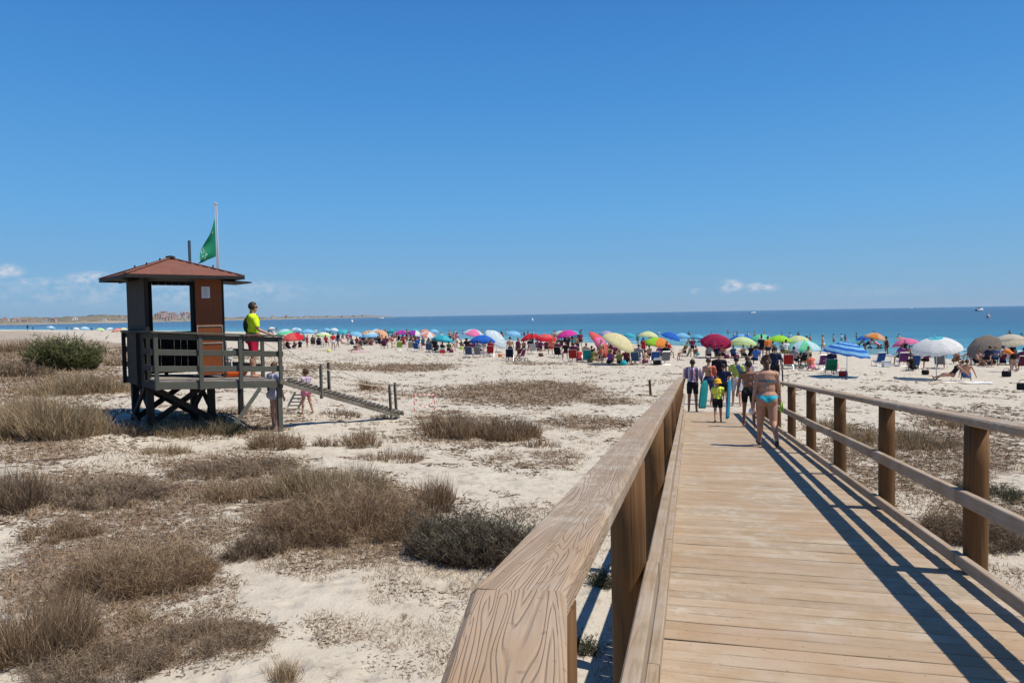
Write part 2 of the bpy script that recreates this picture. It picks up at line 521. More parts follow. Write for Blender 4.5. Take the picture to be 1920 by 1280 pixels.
a0 = -YAW
fine_a = np.linspace(a0 - RAD(42), a0 + RAD(42), 560)
rest = np.linspace(a0 + RAD(42), a0 - RAD(42) + 2 * math.pi, 80)[1:]
angs = np.concatenate([fine_a, rest])
rads = np.concatenate([[0.02, .4, .8, 1.2, 1.6, 2.0], np.geomspace(2.2, 120, 330), np.geomspace(124, 4000, 60)])
GX, GY, GF = polar_grid(angs, rads)
GZ = height(GX, GY)
gs = shore_dist(GX, GY)
wet = np.clip(1 - sstep(.2, 3.5, gs), 0, 1)
M_SAND = sand_material()
ground = obj('beach_ground', big_mesh('beach_ground', np.stack([GX, GY, GZ], 1), [GF], M_SAND, True, {'litter': litter(GX, GY), 'wet': wet, 'trod': sstep(24, 34, gs) * (1 - .75 * sstep(50, 56, gs))}))
tag(ground, 'pale sandy beach and dunes strewn with dry litter', 'beach', kind='structure')

# ------------------------------------------------------------------ sea
def sea_material():
    t = NT('sea_water')
    s = t.attr('off'); d = t.attr('dist')
    P = t.coord('Object')
    c = t.ramp(t.math('DIVIDE', s, 420.0), [(0.0, (.15, .28, .28)), (.025, (.065, .255, .285)), (.11, (.024, .155, .225)), (.32, (.006, .066, .135)), (1.0, (.003, .032, .080))])
    # wind bands: long streaks parallel to the shore
    rot = t.coord('Object', (.0032, .030, 1), (0, 0, RAD(-14) ))
    st = t.noise(rot, 1.0, 4, .6)
    st2 = t.noise(t.coord('Object', (.016, .13, 1), (0, 0, RAD(-14))), 1.0, 3, .6)
    c = t.mix(t.rng(st, .40, .62, 0, .75), c, t.mix(1.0, c, (.48, .60, .72), 'MULTIPLY'))
    c = t.mix(t.rng(st2, .5, .7, 0, .35), c, t.mix(1.0, c, (1.5, 1.4, 1.3), 'MULTIPLY'))
    # foam of the small breakers
    nz = t.noise(P, .55, 5, .65, .5); nz2 = t.noise(P, 3.2, 4, .7)
    sw = t.math('ADD', s, t.math('MULTIPLY', t.math('SUBTRACT', nz, .5), 6.0))
    def band(a, w):
        return t.rng(t.math('ABSOLUTE', t.math('SUBTRACT', sw, a)), w, w * .35, 0, 1, True)
    f = t.math('MAXIMUM', t.math('MULTIPLY', band(.5, .7), .7), t.math('MULTIPLY', band(6.0, 1.3), .9))
    f = t.math('MAXIMUM', f, t.math('MULTIPLY', band(12.5, 1.6), .75))
    gate = t.rng(t.noise(P, .045, 2, .5), .46, .60, .12, 1, True)
    gate = t.math('MULTIPLY', gate, t.rng(d, 75, 130, 1, .25))
    f = t.math('MULTIPLY', t.math('MULTIPLY', f, gate), t.rng(nz2, .36, .56, 0, 1, True))
    c = t.mix(f, c, (.80, .83, .84))
    near = t.rng(d, 60, 900, 1, .15)
    w1 = t.noise(t.coord('Object', (.28, 1.0, 1), (0, 0, RAD(-20))), .9, 5, .6)
    bm = t.bump(w1, 1.0, .55)
    return t.pbr(c, t.math('ADD', .16, t.math('MULTIPLY', f, .5)), bm, .17)
sang = np.linspace(a0 - RAD(75), a0 + RAD(100), 460)
srad = np.concatenate([np.geomspace(38, 300, 160), np.geomspace(310, 12500, 60)])
SX, SY, SF = polar_grid(sang, srad)
so = -shore_dist(SX, SY)
sr = np.hypot(SX, SY)
SZw = .0 + .10 * np.exp(-((so - 6.5) / 1.3) ** 2) * (.4 + vnoise(SX * .08, SY * .08, 5)) + .12 * np.exp(-((so - 13) / 1.8) ** 2) * vnoise(SX * .06, SY * .06, 8) \
    + .05 * np.sin(so * .45 + 3 * vnoise(SX * .03, SY * .03, 2)) * sstep(0, 12, so) * (1 - sstep(150, 300, sr))
sea = obj('sea', big_mesh('sea', np.stack([SX, SY, SZw], 1), [SF], sea_material(), True, {'off': np.clip(so, -5, 4000), 'dist': sr}))
tag(sea, 'calm blue sea turning turquoise near the shore', 'sea', kind='structure')

# ------------------------------------------------------------------ far headland and its town
def headland_material():
    t = NT('headland_scrub'); P = t.coord('Object')
    n = t.noise(P, .006, 5, .6); n2 = t.noise(P, .03, 4, .6)
    c = t.ramp(n, [(.3, (.11, .12, .075)), (.5, (.20, .17, .12)), (.7, (.33, .26, .185))])
    c = t.mix(t.rng(n2, .55, .62, 0, .8), c, (.065, .085, .05))
    low = t.rng(t.n('NewGeometry').outputs['Position'], 0, 1)
    sx = t.n('SeparateXYZ'); t.l(t.n('NewGeometry').outputs['Position'], sx.inputs[0])
    k = t.rng(sx.outputs[2], 2, 9, 1, 0)
    c = t.mix(t.math('MULTIPLY', k, t.rng(n2, .3, .6, .1, .6)), c, (.40, .345, .28))
    return t.pbr(c, .95, None, .05)
def az_of(px):
    d = ray(px, 600); return math.atan2(d[0], d[1])
PROF = [(-400, 2600, 26), (-150, 2500, 24), (0, 2300, 22), (60, 2300, 24), (140, 2400, 27), (200, 2500, 30), (250, 2600, 28), (320, 3000, 30), (390, 3300, 24),
        (430, 3700, 15), (500, 4600, 15), (570, 5200, 16), (640, 5800, 17), (700, 6300, 15), (735, 6600, 6), (750, 6700, -3)]
ha = np.linspace(az_of(-400), az_of(750), 420)
pa = np.array([az_of(p[0]) for p in PROF])
hd = np.interp(ha, pa, [p[1] for p in PROF]); hh_ = np.interp(ha, pa, [p[2] for p in PROF])
rows = [(0, -2), (6, 1.2), (40, 3.5), (70, 8.5), (220, 12), (420, 17), (640, 24), (820, 28), (1000, 24), (1400, 6)]
HV = []
for j, (dr, z) in enumerate(rows):
    k = hh_ / 26.0
    r = hd + dr * (1 + .5 * vnoise(ha * 40, ha * 0 + j, 4))
    zz = np.where(j == 0, -2.0, z * k * (.72 + .55 * fbm(ha * 90, ha * 0 + j * .6, 6, 4)))
    HV.append(np.stack([np.sin(ha) * r, np.cos(ha) * r, zz], 1))
HV = np.concatenate(HV)
na = len(ha)
ii = np.arange(len(rows) - 1)[:, None] * na + np.arange(na - 1)[None]
HF = np.stack([ii, ii + 1, ii + na + 1, ii + na], -1).reshape(-1, 4)[:, ::-1]
head = obj('headland', big_mesh('headland', HV, [HF], headland_material(), True))
tag(head, 'low scrubby headland across the bay', 'headland', kind='structure')

M_HOUSE = [plain('house_wall_%s' % n, c, .9, .06, .3) for n, c in (('white', (.75, .73, .70)), ('cream', (.68, .58, .46)), ('rose', (.60, .42, .34)), ('grey', (.48, .46, .44)))]
M_ROOFT = plain('terracotta_roof', (.36, .16, .10), .9, .1, .5)
M_GLASSD = plain('dark_window', (.05, .06, .08), .3, .05, .5)
rnd = random.Random(5)
def house_mesh(i):
    r = random.Random(i)
    w, d, h = r.uniform(12, 20), r.uniform(10, 14), r.choice([6, 7, 9, 12, 16])
    mb = MB(); mb.box((0, 0, h / 2), (w, d, h)); mb.box((w * .18, 0, h + 1.2), (w * .45, d * .7, 2.4))
    mb.cur = 2
    for k in range(int(h // 3)):
        for q in (-.3, 0, .3): mb.box((q * w, -d / 2 - .1, 1.8 + k * 3), (w * .14, .3, 1.4))
    mb.cur = 1
    mb.box((0, 0, h + .15), (w + .6, d + .6, .3))
    if i % 2: mb.lathe([(w * .38, h + 2.45), (.3, h + 4.8)], 4, (w * .18, 0, 0))
    return mb.mesh('house', [M_HOUSE[i % 4], M_ROOFT, M_GLASSD])
HM = [house_mesh(i) for i in range(6)]
def put_house(px, extra, i, sc, label, group):
    a = az_of(px); base = np.interp(a, pa, [p[1] for p in PROF]); r = base + extra
    x, y = math.sin(a) * r, math.cos(a) * r
    k = np.interp(a, pa, [p[2] for p in PROF]) / 26.0
    z = float(np.interp(extra, [q[0] for q in rows], [q[1] for q in rows])) * k * .78 - 1.0
    o = obj('house', HM[i % 6], None, (x, y, z), (0, 0, -a + rnd.uniform(-.4, .4)))
    o.scale = (sc, sc, sc)
    obj_mat(o, [rnd.choice(M_HOUSE), M_ROOFT, M_GLASSD])
    tag(o, label, 'house', group)
for k in range(26):
    put_house(rnd.uniform(-20, 236), rnd.choice([20, 60, 120, 220, 350]) + rnd.uniform(0, 60), k, rnd.uniform(.45, .85),
              'tiny pale house of the far town left of the lifeguard tower', 'houses of the far town left of the tower')
for k in range(30):
    put_house(rnd.uniform(296, 362), rnd.choice([60, 200, 420, 600, 700]) + rnd.uniform(0, 70), k, rnd.uniform(1.0, 1.9),
              'tiny pale house of the hill town framed by the tower window', 'houses of the hill town seen through the tower')
for k in range(16):
    put_house(rnd.uniform(488, 680), rnd.choice([60, 200, 300]) + rnd.uniform(0, 60), k, rnd.uniform(1.0, 1.6),
              'tiny pale house on the thin headland right of the lifeguard', 'houses on the thin headland right of the lifeguard')

# ------------------------------------------------------------------ boats and buoys
M_HULL = plain('boat_white', (.80, .80, .78), .35, .03, 2, .5)
M_DARKB = plain('boat_dark', (.06, .07, .09), .4, .05, 2, .4)
M_WAKE = plain('wake_foam', (.8, .83, .85), .8, .1, 1)
def motor_boat(px, py, length, label, rz, canopy=True, fly=False):
    p = at(px, py, 0.0)
    e = empty('motor_boat', p, rz); e.scale = (length / 8.0,) * 3
    mb = MB(); N = 11; rings = []
    for i in range(N):
        u = i / (N - 1); x = -4 + 8 * u
        w = 1.3 * (1 - max(0, (u - .45) / .55) ** 2.2) + .02; sh = 1.0 + .55 * u ** 2
        rings.append([(x, -w, sh), (x, -w * .75, .1), (x, 0, -.35), (x, w * .75, .1), (x, w, sh)])
    vs = [p_ for r in rings for p_ in r]
    fs = [(i * 5 + k, (i + 1) * 5 + k, (i + 1) * 5 + k + 1, i * 5 + k + 1) for i in range(N - 1) for k in range(4)]
    fs += [(i * 5, i * 5 + 4, (i + 1) * 5 + 4, (i + 1) * 5) for i in range(N - 1)] + [(0, 1, 2, 3, 4)]
    mb.add(vs, fs).build('hull', M_HULL, e, True)
    c = MB(); c.add([(-.8, -.9, 1.1), (-.8, .9, 1.1), (-.6, -.8, 2.1), (-.6, .8, 2.1), (1.0, -.75, 2.1), (1.0, .75, 2.1), (2.1, -.8, 1.3), (2.1, .8, 1.3)],
                    [(0, 1, 3, 2), (2, 3, 5, 4), (4, 5, 7, 6), (0, 2, 4, 6), (1, 7, 5, 3)]); c.build('cabin', M_HULL, e)
    wds = MB(); wds.add([(1.12, -.62, 2.02), (1.12, .62, 2.02), (2.02, .66, 1.42), (2.02, -.66, 1.42)], [(0, 1, 2, 3)]); wds.box((.1, -.87, 1.75), (1.2, .04, .4)); wds.box((.1, .87, 1.75), (1.2, .04, .4))
    wds.build('windscreen', M_GLASSD, e)
    if canopy:
        c2 = MB(); c2.box((-.9, 0, 2.75), (2.4, 1.7, .08))
        for sx in (-2, .2):
            for sy in (-.75, .75): c2.tube((sx, sy, 1.0), (sx, sy, 2.75), .04, .04, 5)
        c2.build('canopy', M_DARKB if fly else M_HULL, e)
    mo = MB(); mo.box((-4.2, 0, .7), (.5, .45, 1.0)); mo.build('outboard', M_DARKB, e)
    tag(e, label, 'boat'); return e
motor_boat(1411, 587.3, 9.0, 'white motor boat under way, the one above the mint umbrella', YAW + .15)
motor_boat(1837, 582.6, 11.0, 'dark canopied motor boat near the right edge of the sea', YAW + .5, True, True)
motor_boat(1706, 578.8, 16.0, 'farthest tiny white boat on the horizon at right', YAW - .2, False)
motor_boat(714, 597.5, 12.0, 'small white boat below the tip of the headland', YAW + .1)
motor_boat(733, 594.0, 22.0, 'pale boat just past the tip of the headland', YAW + .2, False)
def buoy(px, py, s, label, mt):
    mb = MB(); mb.lathe([(.05, -.3), (.42, -.1), (.5, .2), (.38, .55), (.14, .75), (.14, 1.05), (.02, 1.2)], 10)
    o = mb.build('buoy', mt, None, True, at(px, py, 0.0)); o.scale = (s, s, s); tag(o, label, 'buoy')
M_BUOY = plain('buoy_white', (.82, .80, .72), .5, .05); M_BUOYO = plain('buoy_pale_red', (.75, .45, .38), .5, .05)
buoy(998, 601, 1.6, 'white mooring buoy above the red umbrella', M_BUOY)
buoy(660, 604, 2.2, 'white mooring buoy left of the small white boat', M_BUOY)
buoy(1853, 595.2, 1.3, 'pale red buoy below the dark canopied boat', M_BUOYO)

# ------------------------------------------------------------------ boardwalk
M_DECK = wood('deck_pine', (.43, .312, .19), (.295, .20, .112), axis=0, grain=.9, rings=.25, randomness=.13, grey=.35, bump=.4, stain=True)
M_RAIL = wood('rail_pine', (.42, .305, .20), (.205, .135, .08), axis=0, grain=.9, rings=.42, randomness=.08, grey=.28, bump=.6, freq=.9, ringn=58.0, stain=True)
M_RAIL2 = wood('rail_pine_side', (.40, .285, .175), (.21, .138, .078), axis=0, grain=.8, rings=.3, randomness=.10, grey=.35, bump=.3)
M_POST = wood('post_pine', (.16, .078, .027), (.065, .031, .012), axis=2, grain=.9, rings=.45, randomness=.12, grey=0.0, bump=.35, freq=.7)
rnd = random.Random(11)
walk = empty('boardwalk', (0.86, 0, deck_z(0)))
tag(walk, 'raised pine boardwalk sloping down to the beach', 'boardwalk', kind='structure')
PITCH, BW, BT = .143, .1355, .042
WX0, WX1 = -.205, 1.955
BL = WX1 - WX0
def board_mesh(i):
    r = random.Random(i); mb = MB(); n = 8; vs = []; fs = []
    b = .004
    for k in range(n + 1):
        x = -BL / 2 + BL * k / n
        e = .0012 * math.sin(k * 1.7 + i) + r.uniform(-.0008, .0008); w = BW / 2 + r.uniform(-.0012, .0006)
        for (y, z) in ((-w, -BT), (-w, -b + e), (-w + b, e), (0, e + .0015 * math.sin(i)), (w - b, e), (w, -b + e), (w, -BT)):
            vs.append((x, y, z))
    for k in range(n):
        for q in range(7):
            q2 = (q + 1) % 7
            fs.append((k * 7 + q, k * 7 + q2, (k + 1) * 7 + q2, (k + 1) * 7 + q)[::-1])
    fs.append(tuple(range(7))); fs.append(tuple(range(n * 7 + 6, n * 7 - 1, -1)))
    mb.add(vs, fs); return mb.mesh('board', M_DECK)
BM = [board_mesh(i) for i in range(5)]
tilt = math.atan(SLOPE)
walk_loc = np.array([0.86, 0, deck_z(0)])
Y_BEND = 0.62
y = Y_BEND + .08
while y < WALK_END:
    o = obj('board', rnd.choice(BM), walk)
    o.location = ((WX0 + WX1) / 2 - walk_loc[0] + rnd.uniform(-.004, .004), y, -SLOPE * y + rnd.uniform(-.0018, .0018))
    o.rotation_euler = (-tilt + rnd.uniform(-.006, .006), rnd.uniform(-.0012, .0012), rnd.uniform(-.0016, .0016) + (math.pi if rnd.random() < .5 else 0))
    if abs(o.rotation_euler[2]) > 1: o.rotation_euler[0] *= -1
    y += PITCH
# the level stretch where the photographer stands, turned a few degrees
NB = RAD(9.7)
nd = np.array([-math.sin(NB), math.cos(NB)]); nr = np.array([math.cos(NB), math.sin(NB)])
PIV = np.array([-.275, 1.11])                       # rail joint
for k in range(27):
    dist = -.72 - k * PITCH
    c = PIV + nd * dist + nr * ((WX1 + .10) / 2 + .10)
    o = obj('board', rnd.choice(BM), walk)
    o.location = (c[0] - walk_loc[0], c[1], -.052 + rnd.uniform(-.0018, .0018))
    o.rotation_euler = (rnd.uniform(-.006, .006), 0, NB + rnd.uniform(-.0016, .0016))
mb = MB()
for x in (WX0 + .12, (WX0 + WX1) / 2, WX1 - .12):
    mb.beam((x - walk_loc[0], Y_BEND - .3, -SLOPE * (Y_BEND - .3) - .135), (x - walk_loc[0], WALK_END - .3, -SLOPE * (WALK_END - .3) - .135), .08, .16)
mb.build('joist', M_POST, walk)
mb = MB()
for x in (.25, 1.15, 2.1):
    a = PIV + nr * x + nd * -.6; b = PIV + nr * x + nd * -4.6
    mb.beam((a[0] - walk_loc[0], a[1], -.185), (b[0] - walk_loc[0], b[1], -.185), .08, .16)
mb.build('joist', M_POST, walk)

def post_mesh(h, r, seed):
    mb = MB(); q = random.Random(seed); n = 20; prof = []
    for z in np.linspace(0, h, 9): prof.append((r * (1 + .025 * math.sin(z * 5 + seed)), z))
    mb.lathe(prof, n); return mb.mesh('post', M_POST, False)
def smooth_by(me):
    me.polygons.foreach_set('use_smooth', [len(p.vertices) == 4 for p in me.polygons]); me.update(); return me
RAIL_H, MID_H, KERB_H, PR = 1.13, .56, .140, .078
def railing(name, label, xc, inner, posts, y0, y1, top_cuts):
    """xc post axis, inner = +1 / -1 direction of the walkway"""
    e = empty(name, (xc, y0, gz(xc, max(y0, 2))))
    base = np.array([xc, y0, e.location[2]])
    P = lambda x, y, h: np.array([x, y, deck_z(y) + h]) - base
    for i, py in enumerate(posts):
        g = min(gz(xc, py), deck_z(py) - .2) - .25
        top = deck_z(py) + RAIL_H - .062
        o = obj('post', smooth_by(post_mesh(top - g, PR, i + 3)), e)
        o.location = np.array([xc, py, g]) - base
        o.rotation_euler = (0, 0, i * 1.9)
    xi = xc + inner * (PR + .030)
    def rail(nm, x, h, w, t, a, b, mt, bev, slot=0):
        L = math.hypot(b - a, SLOPE * (b - a)); mbb = MB(); n = 10
        mbb.frame_box((0, 0, 0), (1, 0, 0), (0, 1, 0), (0, 0, 1), L - .004, w, t, bev)
        o = mbb.build(nm, mt, e)
        c = P(x, (a + b) / 2, h)
        o.location = c + np.array([rnd.uniform(-.003, .003), 0, rnd.uniform(-.002, .002)])
        o.rotation_euler = Matrix(((0, -1, 0), (math.cos(tilt), 0, math.sin(tilt)), (-math.sin(tilt), 0, math.cos(tilt)))).to_euler()
        return o
    for a, b in zip(top_cuts[:-1], top_cuts[1:]):
        rail('handrail', xc, RAIL_H - .031, .155, .062, a, b, M_RAIL, .012)
    edges = [y0] + [p for p in posts if p > y0 + .2] + [y1]
    for a, b in zip(edges[:-1], edges[1:]):
        rail('mid_rail', xi, MID_H, .055, .10, a, b, M_RAIL2, .006)
        rail('kerb_rail', xi, KERB_H - .045, .055, .09, a, b, M_RAIL2, .006)
    tag(e, label, 'railing')
    return e, base
LP = [1.24] + [3.23 + 2.38 * k for k in range(9)]
RP = [.94 + 2.38 * k for k in range(10)]
left, lbase = railing('wooden_railing', 'left pine handrail beside the camera with wide grained top plank', -.28, 1, LP, 1.11, 22.6, [1.11, 6.16, 11.1, 16.0, 22.6])
right, rbase = railing('wooden_railing', 'right pine handrail on round posts casting stripes on the boards', 1.98, -1, RP, .9, 22.9, [.9, 5.70, 10.46, 15.22, 22.9])
# the near piece of the left rail, turned with the walk
def near_rail(nm, h, w, t, off, mt, bev, parent, base, L=3.8):
    mbb = MB(); mbb.frame_box((0, 0, 0), (1, 0, 0), (0, 1, 0), (0, 0, 1), L, w, t, bev)
    o = mbb.build(nm, mt, parent)
    c = PIV + nr * off + nd * (-L / 2 - .004)
    o.location = np.array([c[0], c[1], 3.75 - RAIL_H + h + .003]) - base
    o.rotation_euler = (0, 0, NB + math.pi / 2)
near_rail('handrail', RAIL_H - .031, .158, .062, 0, M_RAIL, .012, left, lbase)
near_rail('mid_rail', MID_H, .055, .10, PR + .03, M_RAIL2, .006, left, lbase)
near_rail('kerb_rail', KERB_H - .045, .055, .09, PR + .03, M_RAIL2, .006, left, lbase)
for k in (1, 2):
    c = PIV - nd * (2.3 * k - .7)
    o = obj('post', smooth_by(post_mesh(2.1, PR, 40 + k)), left)
    o.location = np.array([c[0], c[1], 3.75 - .062 - 2.1]) - lbase

# wooden stake standing in the sand by the end of the left rail
p = hit(1221, 741)
mb = MB(); mb.beam((0, 0, -.3), (-.06, 0, .62), .13, .09, .01); st = mb.build('wooden_stake', M_POST, None, False, p)
tag(st, 'lone dark wooden stake in the sand past the left handrail', 'stake')

# ------------------------------------------------------------------ lifeguard tower
M_TDARK = wood('tower_dark_wood', (.026, .024, .022), (.012, .011, .010), axis=0, grain=.8, rings=.2, randomness=.15, bump=.3)  # dark wood, shade of underside, interior and left side put into its colour
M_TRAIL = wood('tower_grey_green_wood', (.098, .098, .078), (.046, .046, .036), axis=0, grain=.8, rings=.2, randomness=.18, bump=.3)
M_TFLOOR = wood('tower_floor_wood', (.27, .23, .185), (.15, .122, .095), axis=0, grain=.8, rings=.2, randomness=.2, grey=.4, bump=.3)
M_DOOR = wood('tower_brown_panel', (.235, .066, .018), (.115, .032, .010), axis=0, grain=.7, rings=.25, randomness=.05, bump=.15, rough=.5)
M_PAPER = plain('notice_paper', (.62, .63, .66), .7, .05)
M_METAL = plain('flag_pole_metal', (.30, .29, .30), .55, .08, 6, .4, metal=.2)
def shingle_mat():
    t = NT('roof_shingles'); P = t.coord('Object')
    n = t.noise(P, 30, 4, .7); b = t.noise(P, 3, 3)
    c = t.ramp(n, [(.3, (.15, .062, .045)), (.6, (.235, .10, .072)), (.8, (.31, .15, .11))])
    c = t.mix(t.rng(b, .35, .7, 0, .35), c, (.13, .065, .05))
    return t.pbr(c, .95, t.bump(n, .6, .01), .1)
M_SHING = shingle_mat()
TA = math.atan2(.815, .579)
TORG = np.array([-11.2, 13.0, 1.80])
tower = empty('lifeguard_tower', TORG, TA)
tag(tower, 'dark wooden lifeguard tower with red-brown pyramid roof on the dunes', 'lifeguard tower')
TU, TV, DR = 2.75, 2.6, -.062                       # platform size, fall of the platform to the right
def zt(u, z): return z + DR * u
def tb(nm, p, q, w, h, mt, bev=.006, parent=None, side=None):
    """one timber with its own local length axis x so that the grain follows it"""
    p, q = np.asarray(p, float), np.asarray(q, float)
    ax = q - p; L = np.linalg.norm(ax); ax /= L
    ref = np.array([0, 0, 1.0]) if abs(ax[2]) < .95 else np.array([0, 1.0, 0])
    if side is not None: ref = np.asarray(side, float)
    ay = np.cross(ref, ax); ay /= np.linalg.norm(ay); az = np.cross(ax, ay)
    mbb = MB(); mbb.frame_box((0, 0, 0), (1, 0, 0), (0, 1, 0), (0, 0, 1), L, w, h, bev)
    o = mbb.build(nm, mt, tower if parent is None else parent)
    c = (p + q) / 2
    o.matrix_local = Matrix(((ax[0], ay[0], az[0], c[0]), (ax[1], ay[1], az[1], c[1]), (ax[2], ay[2], az[2], c[2]), (0, 0, 0, 1)))
    return o
# legs under the cabin and the outer corner post
for (u, v) in ((.10, 1.0), (1.45, 1.0), (.10, 2.35), (1.45, 2.35)):
    tb('leg', (u, v, -.5), (u, v, 1.0 + DR * u), .15, .15, M_TDARK)
tb('leg', (TU - .02, .02, -.5), (TU - .02, .02, zt(TU, .94)), .11, .11, M_TRAIL)
tb('leg', (TU - .05, TV - .05, -.5), (TU - .05, TV - .05, zt(TU, 1.0)), .12, .12, M_TDARK)
for (a, b) in (((.10, 1.0), (1.45, 1.0)), ((.10, 2.35), (1.45, 2.35)), ((.10, 1.0), (.10, 2.35)), ((1.45, 1.0), (1.45, 2.35))):
    off = np.array([0, .085, 0]) if a[1] == b[1] else np.array([.085, 0, 0])
    tb('brace', np.array([*a, .02]) + off, np.array([*b, .92]) + off, .06, .13, M_TDARK)
    tb('brace', np.array([*a, .92]) - off, np.array([*b, .02]) - off, .06, .13, M_TDARK)
tb('strut', (2.25, -.02, zt(2.25, .9)), (1.52, -.42, .05), .07, .07, M_TRAIL)
# platform: floor boards, rim beams
nfl = 17
for k in range(nfl):
    v = (k + .5) * TV / nfl
    tb('floor_board', (.06, v, zt(.06, 1.085)), (TU - .06, v, zt(TU - .06, 1.085)), TV / nfl - .010, .035, M_TFLOOR, .004)
for (a, b, nm) in (((0, 0), (TU, 0), 'front'), ((0, TV), (TU, TV), 'back'), ((0, .05), (0, TV - .05), 'left'), ((TU, .05), (TU, TV - .05), 'right')):
    tb('rim_beam', (*a, zt(a[0], .985)), (*b, zt(b[0], .985)), .05, .15, M_TRAIL if nm in ('front', 'right') else M_TDARK)  # lighter wood on sunlit front and right, shade painted into left and back
for k in range(3):
    v = .45 + k * .85
    tb('bearer', (.03, v, zt(.03, .99)), (TU - .03, v, zt(TU - .03, .99)), .08, .13, M_TDARK)
# railing of the platform
POSTS = [(0, -.055), (.92, -.055), (1.80, -.055), (TU, -.055), (-.055, 1.25), (-.055, TV), (TU + .055, 1.2), (TU + .055, TV), (1.85, TV + .055), (.9, TV + .055)]
for (u, v) in POSTS:
    tb('rail_post', (u, v, zt(u, .90)), (u, v, zt(u, 2.13)), .085, .06, M_TRAIL if v < 0 or u > TU else M_TDARK)  # posts split the same way: sunlit sides lighter, shaded sides darker in colour
def side_rails(a, b, mt, lows=(1.72, 1.36), cap=True, offs=(0, 0)):
    for z in lows:
        tb('rail', (a[0] + offs[0], a[1] + offs[1], zt(a[0], z)), (b[0] + offs[0], b[1] + offs[1], zt(b[0], z)), .035, .13, mt)
    tb('rail', (a[0] + offs[0], a[1] + offs[1], zt(a[0], 2.065)), (b[0] + offs[0], b[1] + offs[1], zt(b[0], 2.065)), .035, .12, mt)
    if cap: tb('cap_rail', (a[0], a[1], zt(a[0], 2.155)), (b[0], b[1], zt(b[0], 2.155)), .15, .04, mt)
side_rails((-.09, -.055), (TU + .09, -.055), M_TRAIL, offs=(0, .05))
side_rails((-.055, .03), (-.055, TV - .03), M_TDARK, offs=(.05, 0))  # left rails lie in shade and take the darker colour for it
side_rails((TU + .055, 1.2), (TU + .055, TV), M_TRAIL, offs=(-.05, 0))
side_rails((1.85, TV + .055), (TU - .02, TV + .055), M_TRAIL, offs=(0, -.05))
# close boarding on the left flank
for k in range(9):
    v = .98 + k * .17
    tb('flank_board', (-.012 + 0.0, v, .93), (-.012, v, 2.02), .16, .022, M_TDARK, .003, side=(1, 0, 0))
# cabin
CU0, CU1, CV0, CV1, CF, CE = .08, 1.75, .95, 2.5, 1.08, 3.42
for (u, v) in ((CU0, CV0), (CU1, CV0), (CU0, CV1), (CU1, CV1)):
    tb('cabin_post', (u, v, CF - .05), (u, v, CE), .09, .09, M_TDARK)
nb = 9
for k in range(nb):                                   # left wall, vertical boards
    v = CV0 + .045 + (k + .5) * (CV1 - CV0 - .09) / nb
    tb('wall_board', (CU0 - .03, v, CF), (CU0 - .03, v, CE - .04), (CV1 - CV0 - .09) / nb - .008, .022, M_TDARK, .003, side=(1, 0, 0))
for k in range(10):                                   # back wall with the big window
    u = CU0 + .045 + (k + .5) * (CU1 - CU0 - .09) / 10
    w = (CU1 - CU0 - .09) / 10 - .006
    if 3 <= k <= 8:
        tb('wall_board', (u, CV1 + .03, CF), (u, CV1 + .03, 2.12), w, .022, M_TDARK, .003, side=(0, 1, 0))
        tb('wall_board', (u, CV1 + .03, 3.28), (u, CV1 + .03, CE - .04), w, .022, M_TDARK, .003, side=(0, 1, 0))
    else:
        tb('wall_board', (u, CV1 + .03, CF), (u, CV1 + .03, CE - .04), w, .022, M_TDARK, .003, side=(0, 1, 0))
# right flank of the cabin: low wall under an open hatch
for k in range(9):
    v = CV0 + .045 + (k + .5) * (CV1 - CV0 - .09) / 9
    tb('wall_board', (CU1 + .03, v, CF), (CU1 + .03, v, 2.12 if k > 1 else CE - .04), (CV1 - CV0 - .09) / 9 - .008, .022, M_TDARK, .003, side=(1, 0, 0))
# front: open doorway, brown panel at the right
tb('door_panel', (1.435, CV0 - .04, CF + .01), (1.435, CV0 - .04, CE - .06), .60, .03, M_DOOR, .004, side=(0, 1, 0))
dp = [c for c in tower.children if c.name.startswith('door_panel')][0]
dp['label'] = 'varnished red-brown plywood panel with a taped notice'
for mt_ in (0,):
    mbb = MB(); mbb.box((0, 0, 0), (.19, .006, .27)); o = mbb.build('notice', M_PAPER, tower); o.location = (1.37, CV0 - .062, 3.05)
    mbb = MB()
    for i in range(9): mbb.box((-.01 * (i % 3), 0, .10 - i * .024), (.13 - .03 * (i % 3), .004, .006))
    o = mbb.build('notice_lines', plain('notice_print', (.20, .21, .30), .8), tower); o.location = (1.37, CV0 - .0665, 3.04)
tb('panel_batten', (1.14, CV0 - .06, 2.25), (1.73, CV0 - .06, 2.25), .02, .03, M_TFLOOR)
tb('panel_batten', (1.15, CV0 - .06, CF + .02), (1.15, CV0 - .06, 2.25), .02, .03, M_TFLOOR)
tb('panel_batten', (1.72, CV0 - .06, CF + .02), (1.72, CV0 - .06, 2.25), .02, .03, M_TFLOOR)
tb('panel_batten', (1.15, CV0 - .06, 1.84), (1.72, CV0 - .06, 1.84), .02, .03, M_TFLOOR)
tb('hatch', (CU1 + .05, (CV0 + CV1) / 2 - .1, 3.35), (CU1 + .78, (CV0 + CV1) / 2 - .1, 3.31), 1.15, .035, M_TDARK)
tb('hatch', (CU0 - .05, (CV0 + CV1) / 2, 3.36), (CU0 - .28, (CV0 + CV1) / 2, 3.30), .9, .03, M_TDARK)
